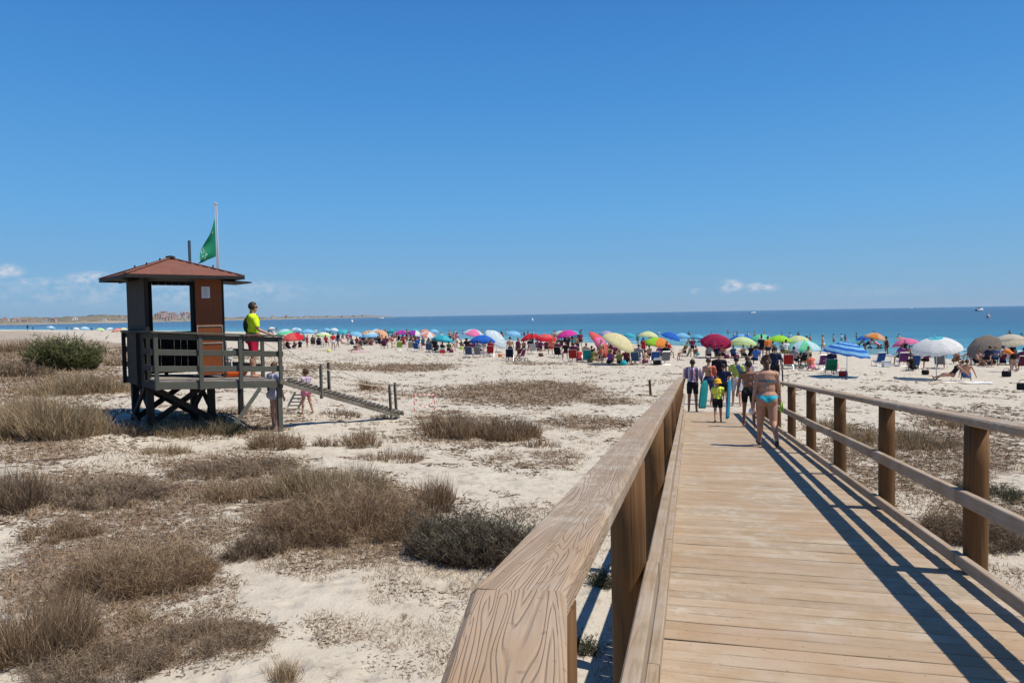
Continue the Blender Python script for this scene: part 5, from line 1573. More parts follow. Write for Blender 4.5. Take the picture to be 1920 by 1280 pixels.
# ------------------------------------------------------------------ beach umbrellas
U = dict(white=(.78, .78, .76), ice=(.55, .72, .80), sky=(.26, .56, .80), aqua=(.08, .50, .60), teal=(.04, .42, .50), blue=(.03, .15, .55), navy=(.02, .07, .25), red=(.68, .03, .05), coral=(.75, .14, .13),
         pink=(.82, .22, .42), magenta=(.70, .06, .36), crimson=(.42, .03, .10), purple=(.30, .06, .34), lilac=(.55, .42, .62), peach=(.78, .46, .28), orange=(.85, .30, .06), cream=(.78, .70, .40), yellow=(.80, .62, .08),
         lime=(.38, .75, .06), mint=(.18, .68, .38), pale=(.62, .78, .40), beige=(.62, .56, .44), taupe=(.26, .22, .19), salmon=(.78, .34, .26))
def ucl(n): return cloth(U[n], .42, 'canvas')
M_POLE = plain('umbrella_pole', (.62, .62, .60), .4, .05, 5, .4)
def canopy_mesh(pattern):
    """2 m wide dome of eight panels, sagging between the ribs; material slots 0..2"""
    mb = MB(); n, sub, rr = 8, 4, 7; N = n * sub; R, Hh = 1.0, .46
    vs, fs, mi = [(0, 0, Hh)], [], []
    for j in range(1, rr + 1):
        t = j / rr
        for k in range(N):
            a = 2 * math.pi * k / N; ph = (k % sub) / sub; sag = math.sin(math.pi * ph)
            r = R * t * (1 - .045 * sag * t); z = Hh * (1 - t ** 2.1) - .03 * sag * t
            vs.append((r * math.cos(a), r * math.sin(a), z))
    for k in range(N):
        fs.append((0, 1 + k, 1 + (k + 1) % N)); mi.append((k // sub, 0))
    for j in range(rr - 1):
        for k in range(N):
            b = 1 + j * N; fs.append((b + k, b + N + k, b + N + (k + 1) % N, b + (k + 1) % N)); mi.append((k // sub, j + 1))
    b = 1 + (rr - 1) * N; m0 = len(vs)
    for k in range(N): v = vs[b + k]; vs.append((v[0] * 1.0, v[1] * 1.0, v[2] - .075 - .02 * math.sin(k * 2.1)))
    for k in range(N): fs.append((b + k, m0 + k, m0 + (k + 1) % N, b + (k + 1) % N)); mi.append((k // sub, rr))
    mb.add(vs, fs)
    def pick(p, j):
        return {'plain': 0, 'alt': p % 2, 'tri': p % 3, 'ring': j % 2, 'edge': 1 if j >= 5 else 0, 'half': 0 if p < 4 else 1, 'top': 1 if j < 2 else 0, 'wide': (p // 2) % 3}[pattern]
    mb.mi = [pick(p, j) for p, j in mi]
    me = bpy.data.meshes.new('canopy'); me.from_pydata(mb.v, [], mb.f)
    for k in range(3): me.materials.append(ucl('white'))
    me.polygons.foreach_set('material_index', mb.mi); shade(me, True); return me
CAN = {p: canopy_mesh(p) for p in ('plain', 'alt', 'tri', 'ring', 'edge', 'half', 'top', 'wide')}
mb = MB()
for k in range(8):
    a = 2 * math.pi * k / 8
    pts = [(r * math.cos(a), r * math.sin(a), .46 * (1 - r ** 2.1) - .016) for r in (.02, .35, .7, .98)]
    mb.path(pts, .007, 4)
RIBS = mb.mesh('rib_frame', M_POLE)
mb = MB(); mb.lathe([(.02, 0), (.03, .03), (.012, .07), (.004, .10)], 8); FIN = mb.mesh('finial', M_POLE, True)
_poles = {}
def pole_mesh(h):
    k = round(h * 5) / 5
    if k not in _poles:
        mb = MB(); mb.tube((0, 0, -.3), (0, 0, k), .019, .017, 8); _poles[k] = mb.mesh('pole', M_POLE, True)
    return _poles[k], k
UMB = {}
def umbrella(key, px, top, wpx, pattern, cols, label, tilt=0.0, tdir=0.0, D=None, rot=0.0):
    D = D or (2.3 if wpx > 60 else 2.0 if wpx > 24 else 1.9)
    dep = D * FPX / wpx; wpx = wpx * (1.16 if wpx < 60 else .98)
    for _ in range(3):
        apx = at_depth(px, top, dep); g = gz(apx[0], apx[1])
        h = apx[2] - g
        if h < 1.6: dep *= .96
        elif h > 2.5: dep *= 1.04
    h = max(1.55, min(2.6, apx[2] - g))
    if not tilt:
        rr_ = random.Random(int(px * 7)); tilt, tdir = rr_.uniform(3, 15), rr_.uniform(0, 6.28)
    e = empty('beach_umbrella', (apx[0], apx[1], g)); R = wpx * dep / FPX / 2
    pm, pk = pole_mesh(h - .42 * R); zp = h - .46 * R
    o = obj('pole', pm, e); o.scale = (1, 1, zp / pk)
    cq = obj('canopy', CAN[pattern], e); cq.scale = (R, R, R)
    tm = Matrix.Rotation(RAD(tilt), 3, Vector((-math.sin(tdir - YAW), math.cos(tdir - YAW), 0)))   # tdir 0: top leans away from the picture's right
    cq.location = (0, 0, zp); cq.rotation_euler = (tm @ Matrix.Rotation(rot + px * .37, 3, 'Z')).to_euler()
    mats = [ucl(c) for c in cols]; mats = (mats * 3)[:3]; obj_mat(cq, mats)
    if wpx >= 20:
        obj('rib_frame', RIBS, cq)
    obj('finial', FIN, cq, (0, 0, .46))
    tag(e, label, 'umbrella', 'beach umbrellas along the shore')
    UMB[key] = np.array([apx[0], apx[1], g]); return e
E_ = math.pi
UT = [
 ('a1', 509, 618, 12, 'plain', ['white'], 'tiny white umbrella just right of the lifeguard hand'),
 ('a2', 533, 617, 28, 'edge', ['ice', 'mint'], 'pale aqua umbrella behind the coral one, right of the tower'),
 ('a3', 555, 614, 18, 'alt', ['white', 'sky'], 'white and light blue umbrella standing highest above the coral one'),
 ('a4', 550, 624, 35, 'half', ['coral', 'red'], 'coral red umbrella, first big one right of the tower'),
 ('a5', 577, 617, 24, 'plain', ['sky'], 'light blue umbrella between coral and white umbrellas'),
 ('a6', 607, 623, 28, 'edge', ['white', 'pale'], 'white umbrella with greenish rim over a seated group'),
 ('a7', 613, 618, 13, 'plain', ['sky'], 'small light blue umbrella peeping over the white one'),
 ('a8', 627, 618, 15, 'edge', ['white', 'ice'], 'small pale umbrella left of the bright cyan one'),
 ('a9', 643, 619, 20, 'plain', ['aqua'], 'bright cyan umbrella right of the white group'),
 ('a10', 669, 628, 28, 'plain', ['sky'], 'low sky blue umbrella left of the striped yellow one'),
 ('a11', 689, 620, 27, 'ring', ['orange', 'cream'], 'orange and cream ringed umbrella above the pale blue one'),
 ('a12', 704, 617, 21, 'plain', ['ice'], 'off-white umbrella behind the orange ringed one'),
 ('a13', 695, 629, 29, 'edge', ['ice', 'sky'], 'pale blue umbrella in front of the orange ringed one'),
 ('b1', 717, 624, 26, 'plain', ['peach'], 'peach umbrella tilted to the right', 38, 0),
 ('b2', 735, 625, 19, 'plain', ['teal'], 'dark teal umbrella right of the peach one'),
 ('b3', 754, 619, 23, 'alt', ['magenta', 'purple'], 'purple and magenta umbrella left of the white striped one'),
 ('b4', 778, 620, 25, 'half', ['white', 'purple'], 'white and purple umbrella tilted right', 16, 0),
 ('b5', 777, 627, 19, 'plain', ['aqua'], 'small turquoise umbrella under the white and purple one'),
 ('b6', 797, 620, 19, 'plain', ['salmon'], 'salmon umbrella right of the white and purple one'),
 ('b7', 813, 621, 19, 'plain', ['sky'], 'light blue umbrella behind the big turquoise one'),
 ('b8', 803, 628, 30, 'alt', ['white', 'salmon'], 'white and pink panelled umbrella left of the big turquoise one', 14, 0),
 ('b9', 829, 629, 38, 'alt', ['aqua', 'teal'], 'big turquoise umbrella standing alone on its pole'),
 ('c1', 888, 617, 36, 'tri', ['pink', 'pink', 'ice'], 'pink umbrella with a pale panel, tallest above the royal blue one'),
 ('c2', 904, 628, 44, 'plain', ['blue'], 'royal blue umbrella under the pink one'),
 ('c3', 930, 624, 42, 'ring', ['white', 'ice'], 'white umbrella tilted far to the right beside the royal blue one', 46, 0),
 ('c4', 962, 625, 27, 'top', ['sky', 'blue'], 'light blue umbrella with a darker crown'),
 ('c5', 995, 627, 36, 'wide', ['red', 'red', 'peach'], 'red umbrella with a yellowish panel, left of the pair of reds', 12, E_),
 ('c6', 1023, 633, 37, 'edge', ['coral', 'red'], 'lower red umbrella with pale crown, right of the pair of reds'),
 ('c7', 1050, 620, 24, 'plain', ['ice'], 'pale aqua umbrella behind the magenta one'),
 ('c8', 1062, 619, 35, 'plain', ['magenta'], 'bright magenta umbrella right of the two reds'),
 ('d1', 1056, 632, 27, 'plain', ['pale'], 'pale green umbrella below the magenta one'),
 ('d2', 1075, 635, 27, 'plain', ['aqua'], 'turquoise umbrella below the magenta one'),
 ('d3', 1122, 632, 52, 'alt', ['coral', 'pink'], 'red and pink patterned umbrella tipped on its side', 58, .5),
 ('d4', 1137, 620, 23, 'plain', ['lilac'], 'lilac umbrella behind the cream one'),
 ('d5', 1160, 627, 58, 'plain', ['cream'], 'large cream yellow umbrella tilted to the right', 30, 0),
 ('d6', 1180, 624, 21, 'plain', ['aqua'], 'cyan umbrella right of the cream one'),
 ('d7', 1196, 626, 13, 'plain', ['ice'], 'small pale umbrella next to the cyan one'),
 ('d8', 1215, 621, 33, 'ring', ['cream', 'pale'], 'pale yellow ringed umbrella above the rainbow one'),
 ('d9', 1234, 633, 46, 'wide', ['orange', 'pink', 'lime'], 'rainbow umbrella in green, orange and pink', 0.0, 0.0, None, 1.9),
 ('e1', 1258, 632, 33, 'plain', ['blue'], 'royal blue umbrella tilted beside the rainbow one', 20, 0),
 ('e2', 1278, 625, 28, 'plain', ['sky'], 'light blue umbrella near the water right of the rainbow one'),
 ('e3', 1308, 637, 24, 'ring', ['sky', 'teal'], 'blue striped umbrella left of the crimson one'),
 ('e4', 1342, 628, 50, 'plain', ['crimson'], 'dark crimson umbrella tilted toward the boardwalk', 30, E_ * .5),
 ('e5', 1390, 627, 40, 'top', ['blue', 'sky'], 'blue umbrella with a light crown right of the crimson one'),
 ('e6', 1392, 645, 46, 'plain', ['pale'], 'pale lime umbrella right above the walking group'),
 ('f1', 1428, 628, 36, 'plain', ['mint'], 'mint green umbrella, leftmost of three greens'),
 ('f2', 1461, 631, 40, 'plain', ['lime'], 'vivid lime umbrella, middle of three greens'),
 ('f3', 1496, 632, 40, 'alt', ['pale', 'cream'], 'yellow-green umbrella, rightmost of three greens'),
 ('f4', 1508, 640, 64, 'alt', ['ice', 'mint'], 'pale aqua umbrella in front of the three greens'),
 ('f5', 1588, 641, 86, 'ring', ['sky', 'blue'], 'large blue ring-striped umbrella', 10, 0),
 ('g1', 1622, 630, 28, 'plain', ['blue'], 'blue umbrella at the waterline behind the orange one'),
 ('g2', 1641, 624, 36, 'alt', ['orange', 'peach'], 'orange and peach umbrella at the waterline', 12, 0),
 ('g3', 1688, 632, 28, 'plain', ['salmon'], 'salmon umbrella behind the pink one'),
 ('g4', 1698, 639, 42, 'plain', ['pink'], 'bubble-gum pink umbrella left of the big white one'),
 ('g5', 1756, 632, 90, 'top', ['white', 'aqua'], 'big white umbrella with turquoise crown'),
 ('h1', 1845, 640, 54, 'plain', ['taupe'], 'grey-brown umbrella tilted so that its underside shows', 62, E_ * .62),
 ('h2', 1893, 627, 66, 'plain', ['beige'], 'beige umbrella at the right edge'),
 ('h3', 1921, 648, 30, 'plain', ['orange'], 'orange umbrella cut off by the right edge'),
 ('z1', 95, 615, 15, 'alt', ['ice', 'sky'], 'leftmost tiny umbrella of the far row, light blue'),
 ('z2', 143, 615, 10, 'plain', ['white'], 'second tiny umbrella of the far left row, white'),
 ('z3', 159, 615.5, 14, 'plain', ['ice'], 'third tiny umbrella of the far left row, pale aqua'),
 ('z4', 188, 617, 15, 'plain', ['pale'], 'fourth tiny umbrella of the far left row, pale green'),
 ('z5', 205, 618, 12, 'plain', ['white'], 'fifth tiny umbrella of the far left row, white'),
 ('z6', 219, 618, 17, 'plain', ['salmon'], 'sixth tiny umbrella of the far left row, pinkish'),
 ('z7', 232, 617, 12, 'plain', ['cream'], 'tiny cream umbrella nearest the left of the tower'),
]
for r in UT: umbrella(*r)

# ------------------------------------------------------------------ beach chairs, bags, towels
M_ALU = plain('chair_tube', (.55, .56, .57), .35, .05, 8, .5, metal=.6)
def chair_parts():
    fr = MB(); t = .012
    for sx in (-.27, .27):
        fr.path([(sx, -.25, 0), (sx, -.22, .33), (sx, .20, .27), (sx, .42, .85)], t, 5)
        fr.path([(sx, .34, 0), (sx, -.10, .46)], t, 5)
    fr.path([(-.27, .42, .85), (.27, .42, .85)], t, 5); fr.path([(-.27, -.25, 0.01), (.27, -.25, 0.01)], t, 5); fr.path([(-.27, .34, 0.01), (.27, .34, 0.01)], t, 5)
    se = MB(); vs = []; N = 6
    for i in range(N + 1):
        u = i / N; vs += [(-.26, -.22 + .42 * u, .33 - .06 * u - .04 * math.sin(math.pi * u)), (.26, -.22 + .42 * u, .33 - .06 * u - .04 * math.sin(math.pi * u))]
    se.add(vs + [(v[0], v[1], v[2] - .008) for v in vs], [(2 * i, 2 * i + 1, 2 * i + 3, 2 * i + 2) for i in range(N)] + [(2 * i + 14, 2 * i + 16, 2 * i + 17, 2 * i + 15) for i in range(N)])
    ba = MB(); vs = []
    for i in range(N + 1):
        u = i / N; b_ = .03 * math.sin(math.pi * u); vs += [(-.26, .20 + .22 * u + b_, .27 + .58 * u), (.26, .20 + .22 * u + b_, .27 + .58 * u)]
    ba.add(vs + [(v[0], v[1] + .008, v[2]) for v in vs], [(2 * i, 2 * i + 1, 2 * i + 3, 2 * i + 2) for i in range(N)] + [(2 * i + 14, 2 * i + 16, 2 * i + 17, 2 * i + 15) for i in range(N)])
    ar = MB(); 
    for sx in (-.29, .29): ar.box((sx, .06, .475), (.045, .42, .022))
    return fr.mesh('frame', M_ALU), se.mesh('seat', cc('blue'), True), ba.mesh('backrest', cc('blue'), True), ar.mesh('armrest', M_WHITEP)
CH = chair_parts()
def chair(px, py, col, label, rz=0.0):
    p = hit(px, py); e = empty('beach_chair', p, rz + math.pi)
    obj('frame', CH[0], e); 
    for me in CH[1:3]:
        o = obj(me.name.split('.')[0], me, e); obj_mat(o, [cc(tuple(v * .6 for v in C_[col]))])
    obj('armrest', CH[3], e); tag(e, label, 'chair', 'folding chairs on the beach'); return e
def bag(px, py, col, label, s=1.0):
    p = hit(px, py); mb = MB()
    mb.lathe([(.20, 0), (.25, .05), (.25, .26), (.21, .33), (.20, .33), (.05, .31)], 12); mb.path([(-.18, 0, .32), (-.10, 0, .48), (.10, 0, .48), (.18, 0, .32)], .014, 5)
    o = mb.build('beach_bag', cc(col), None, True, p); o.scale = (s * .72, s * .5, s * .72); tag(o, label, 'bag')
def cooler(px, py, col, label):
    p = hit(px, py); e = empty('cool_box', p, .3)
    mb = MB(); mb.box((0, 0, .16), (.44, .30, .30), 0, .02); mb.build('box', cc(col), e)
    mb = MB(); mb.box((0, 0, .345), (.46, .32, .06), 0, .015); mb.build('lid', cc('white'), e)
    mb = MB(); mb.path([(-.2, -.17, .28), (-.2, -.17, .46), (.2, -.17, .46), (.2, -.17, .28)], .014, 5); mb.build('handle', cc('white'), e); tag(e, label, 'cool box')
def towel(px, py, col, label, w=.9, l=1.7, rz=0):
    p = hit(px, py); mb = MB(); nx, ny = 6, 10; vs = []
    for i in range(nx + 1):
        for j in range(ny + 1):
            x, y_ = (i / nx - .5) * w, (j / ny - .5) * l; X_, Y_ = p[0] + x * math.cos(rz) - y_ * math.sin(rz), p[1] + x * math.sin(rz) + y_ * math.cos(rz)
            vs.append((x, y_, gz(X_, Y_) - p[2] + .018 + .012 * math.sin(i * 2 + j * 1.3)))
    mb.add(vs, [(i * (ny + 1) + j, (i + 1) * (ny + 1) + j, (i + 1) * (ny + 1) + j + 1, i * (ny + 1) + j + 1) for i in range(nx) for j in range(ny)])
    o = mb.build('beach_towel', cc(col), None, True, p, (0, 0, rz)); tag(o, label, 'towel')
def stroller(px, py, col, label, rz=0):
    p = hit(px, py); e = empty('stroller', p, rz)
    for sx in (-.22, .22):
        for sy in (-.3, .3):
            mb = MB(); b = 0; mb.path([(sx, sy + .13 * math.cos(a), .14 + .13 * math.sin(a)) for a in np.linspace(0, 2 * math.pi, 13)], .02, 5); mb.build('wheel', cc('black'), e, True)
    mb = MB()
    for sx in (-.22, .22): mb.path([(sx, .3, .14), (sx, -.1, .6), (sx, -.42, 1.0)], .015, 5); mb.path([(sx, -.3, .14), (sx, .1, .5)], .015, 5)
    mb.path([(-.22, -.42, 1.0), (.22, -.42, 1.0)], .018, 5); mb.build('frame', M_ALU, e)
    mb = MB(); mb.box((0, .05, .42), (.4, .4, .06)); mb.beam((0, -.14, .44), (0, -.28, .85), .4, .05); mb.build('seat', cc(col), e)
    mb = MB(); vs = []; 
    for i in range(7):
        a = math.pi * .55 * i / 6
        for j in range(5): x = (j / 4 - .5) * .44; vs.append((x, -.22 + .36 * math.sin(a), .62 + .36 * math.cos(a) - .06 * (2 * x / .44) ** 2))
    mb.add(vs, [(i * 5 + j, i * 5 + j + 1, (i + 1) * 5 + j + 1, (i + 1) * 5 + j) for i in range(6) for j in range(4)]); mb.build('hood', cc(col), e, True)
    tag(e, label, 'stroller')
TOSEA = RAD(0)
for a in [
 (1557, 703, 'green', 'green backed chair in front of the blue striped umbrella'), (1712, 693, 'blue', 'blue chair left of the big white umbrella pole'), (1690, 686, 'purple', 'purple chair under the bubble-gum pink umbrella', .2),
 (1764, 691, 'grey', 'grey chair under the right side of the big white umbrella', -.5), (1646, 686, 'blue', 'blue chair beside the small table, left of the purple chair', .4), (1803, 669, 'teal', 'teal chair by the water right of the big white umbrella', -.6),
 (1830, 679, 'teal', 'teal chair under the grey-brown umbrella', -.3), (1886, 680, 'white', 'white and dark chair under the beige umbrella', .1), (1912, 694, 'plum', 'plum chair at the right edge', .2), (1477, 691, 'red', 'red chair under the pale aqua umbrella'),
 (1540, 692, 'purple', 'dark purple chair left of the green backed chair', .3), (1228, 683, 'blue', 'tall blue chair under the rainbow umbrella', .2), (1194, 684, 'denim', 'denim blue chair left under the rainbow umbrella', -.3), (1246, 683, 'grey', 'grey chair right under the rainbow umbrella', .4),
 (1283, 675, 'olive', 'olive chair alone on the sand left of the crimson umbrella', 1.3), (920, 668, 'red', 'red chair under the royal blue umbrella', .2), (898, 670, 'grey', 'grey chair in front of the royal blue umbrella', -.2), (880, 670, 'denim', 'denim chair left in front of the royal blue umbrella', .1),
 (956, 676, 'navy', 'navy chair at the front right of the royal blue umbrella', .2), (1075, 678, 'red', 'red chair in front of the turquoise umbrella below the magenta one'), (1100, 679, 'teal', 'teal chair at the foot of the patterned red umbrella', .2), (1048, 671, 'black', 'black chair under the pale green umbrella', -.2),
 (805, 661, 'denim', 'denim chair under the white and pink umbrella', .2), (783, 659, 'blue', 'blue chair under the small turquoise umbrella', -.2), (757, 650, 'red', 'red chair under the purple and magenta umbrella'), (770, 657, 'sand', 'sand coloured chair left of the blue one', .5),
 (748, 656, 'lime', 'lime chair left of the red one', .6), (722, 653, 'plum', 'plum chair under the peach umbrella'), (600, 651, 'navy', 'navy chair under the white umbrella with greenish rim'), (588, 649, 'brown', 'brown chair left under the white greenish umbrella', .3),
 (571, 643, 'teal', 'dark teal chair under the light blue umbrella'), (545, 643, 'red', 'red chair under the coral umbrella'), (1000, 663, 'white', 'white chair under the left red umbrella'), (1140, 670, 'plum', 'plum chair at the foot of the tipped umbrella', .4),
 ]: chair(*a)
bag(1581, 706, 'red', 'dark red bag right of the green backed chair', 1.2); bag(938, 669, 'orange', 'orange bag right of the red chair'); bag(865, 655, 'lime', 'lime green bag left of the royal blue umbrella')
bag(1735, 702, 'black', 'black bag in front of the big white umbrella'); bag(616, 660, 'yellow', 'yellow bag on the sand in front of the white umbrella'); bag(1014, 668, 'brown', 'brown bag under the right red umbrella', 1.1)
bag(665, 652, 'black', 'black bag by the kneeling sunbather', .9); bag(1106, 679, 'olive', 'olive bag beside the teal chair'); bag(1887, 706, 'black', 'black bag on the sand near the right edge', 1.2); bag(1917, 731, 'black', 'black bag cut off by the right edge', 1.2)
cooler(830, 662, 'red', 'red cool box in front of the big turquoise umbrella'); cooler(1662, 688, 'white', 'white cool box between the blue and purple chairs'); cooler(1232, 684, 'black', 'dark cool box at the foot of the tall blue chair')
towel(1812, 716, 'white', 'white towel under the sitting man on open sand', 1.0, 2.0, 1.3); towel(1778, 716, 'sand', 'pale towel under the woman in the dark swimsuit', .8, 1.7, 1.2); towel(676, 660, 'pink', 'pink towel of the kneeling sunbather', .9, 1.8, 1.2)
stroller(1502, 691, 'black', 'black stroller under the pale aqua umbrella', .6); stroller(977, 678, 'plum', 'dark stroller pushed by the woman near the left red umbrella', 1.2)
# small folding table
p = hit(1660, 680); e = empty('folding_table', p); mb = MB(); mb.box((0, 0, .5), (.7, .5, .025)); mb.build('table_top', cc('white'), e)
for sx in (-.3, .3):
    for sy in (-.2, .2):
        mb = MB(); mb.tube((sx, sy, 0), (sx, sy, .49), .012, .012, 5); mb.build('leg', M_ALU, e)
tag(e, 'small white folding table near the blue chair', 'table')

# ------------------------------------------------------------------ people on the beach
TPL = {
 'stand': Fig(1.70, 'm', legs=((4, 4, 2), (-5, 4, 5)), arms=((2, 9, 12), (-2, 9, 14)), voxel=.03, fingers=False),
 'standf': Fig(1.62, 'f', legs=((3, 4, 2), (-3, 3, 4)), arms=((6, 14, 50), (-2, 8, 10)), voxel=.03, fingers=False),
 'walk': Fig(1.68, 'f', legs=((16, 3, 8), (-16, 3, 24)), arms=((-14, 9, 14), (14, 9, 14)), voxel=.03, fingers=False),
 'chair': Fig(1.66, 'm', legs=((78, 8, 72), (74, 8, 66)), arms=((28, 14, 45), (30, 14, 40)), lean=-24, voxel=.03, fingers=False),
 'ground': Fig(1.68, 'm', legs=((128, 9, 142), (122, 10, 132)), arms=((-42, 16, 6), (-40, 18, 6)), lean=-22, voxel=.022, fingers=False),
 'hug': Fig(1.60, 'f', legs=((134, 6, 152), (130, 7, 150)), arms=((62, 8, 30), (64, 8, 28)), lean=14, voxel=.03, fingers=False),
 'bend': Fig(1.64, 'f', legs=((8, 4, 6), (-4, 4, 6)), arms=((60, 8, 10), (50, 8, 14)), lean=52, nod=-10, voxel=.03, fingers=False),
 'recline': Fig(1.62, 'f', legs=((80, 5, 4), (88, 6, 40)), arms=((-50, 18, 8), (-46, 20, 10)), lean=-36, voxel=.022, fingers=False),
 'kneel': Fig(1.62, 'f', legs=((20, 6, 110), (24, 6, 112)), arms=((30, 10, 30), (28, 10, 30)), lean=10, voxel=.03, fingers=False),
}
def outfit(kind, top, bot):
    w = []
    if top == 'bikini': w.append(('bikini_top', ('band', .55, .68), cc(bot), .01))
    elif top: w.append(('shirt', ('shirt', .6, .05), cc(top), .02))
    if bot == 'suit': w.append(('swimsuit', ('top', -.5), cc('black'), .012))
    elif bot: w.append(('shorts', ('shorts', .45 if top != 'bikini' else .06, .18), cc(bot), .016))
    return w
CR = random.Random(9)
def person(px, py, kind, top, bot, label, rz=None, skin=None, hair=None, sc=1.0, group=None, dz=0.0):
    p = hit(px, py); f = TPL[kind]
    rz = CR.uniform(-.6, .6) if rz is None else rz
    skin = skin or CR.choice(['tan', 'tan', 'brown', 'fair']); hair = hair or CR.choice(['dark', 'dark', 'brown', 'fair'])
    if kind == 'chair': dz += .0
    return make_person(f, label, (p[0], p[1], p[2] + dz), rz, skin, hair, outfit(kind, top, bot), -.06, group, sc)
def by(key, dx, dy): 
    """a spot beside an umbrella, in metres right / toward the sea"""
    b = UMB[key]; return b[:2] + RM[0][:2] * dx + RM[2][:2] * dy
def person_at(xy, kind, top, bot, label, rz=None, sc=1.0, dz=0.0):
    p = (xy[0], xy[1], gz(xy[0], xy[1]) + dz); f = TPL[kind]
    rz = CR.uniform(-.7, .7) if rz is None else rz
    return make_person(f, label, p, rz, CR.choice(['tan', 'tan', 'brown', 'fair']), CR.choice(['dark', 'dark', 'brown', 'fair']), outfit(kind, top, bot), -.06, None, sc)
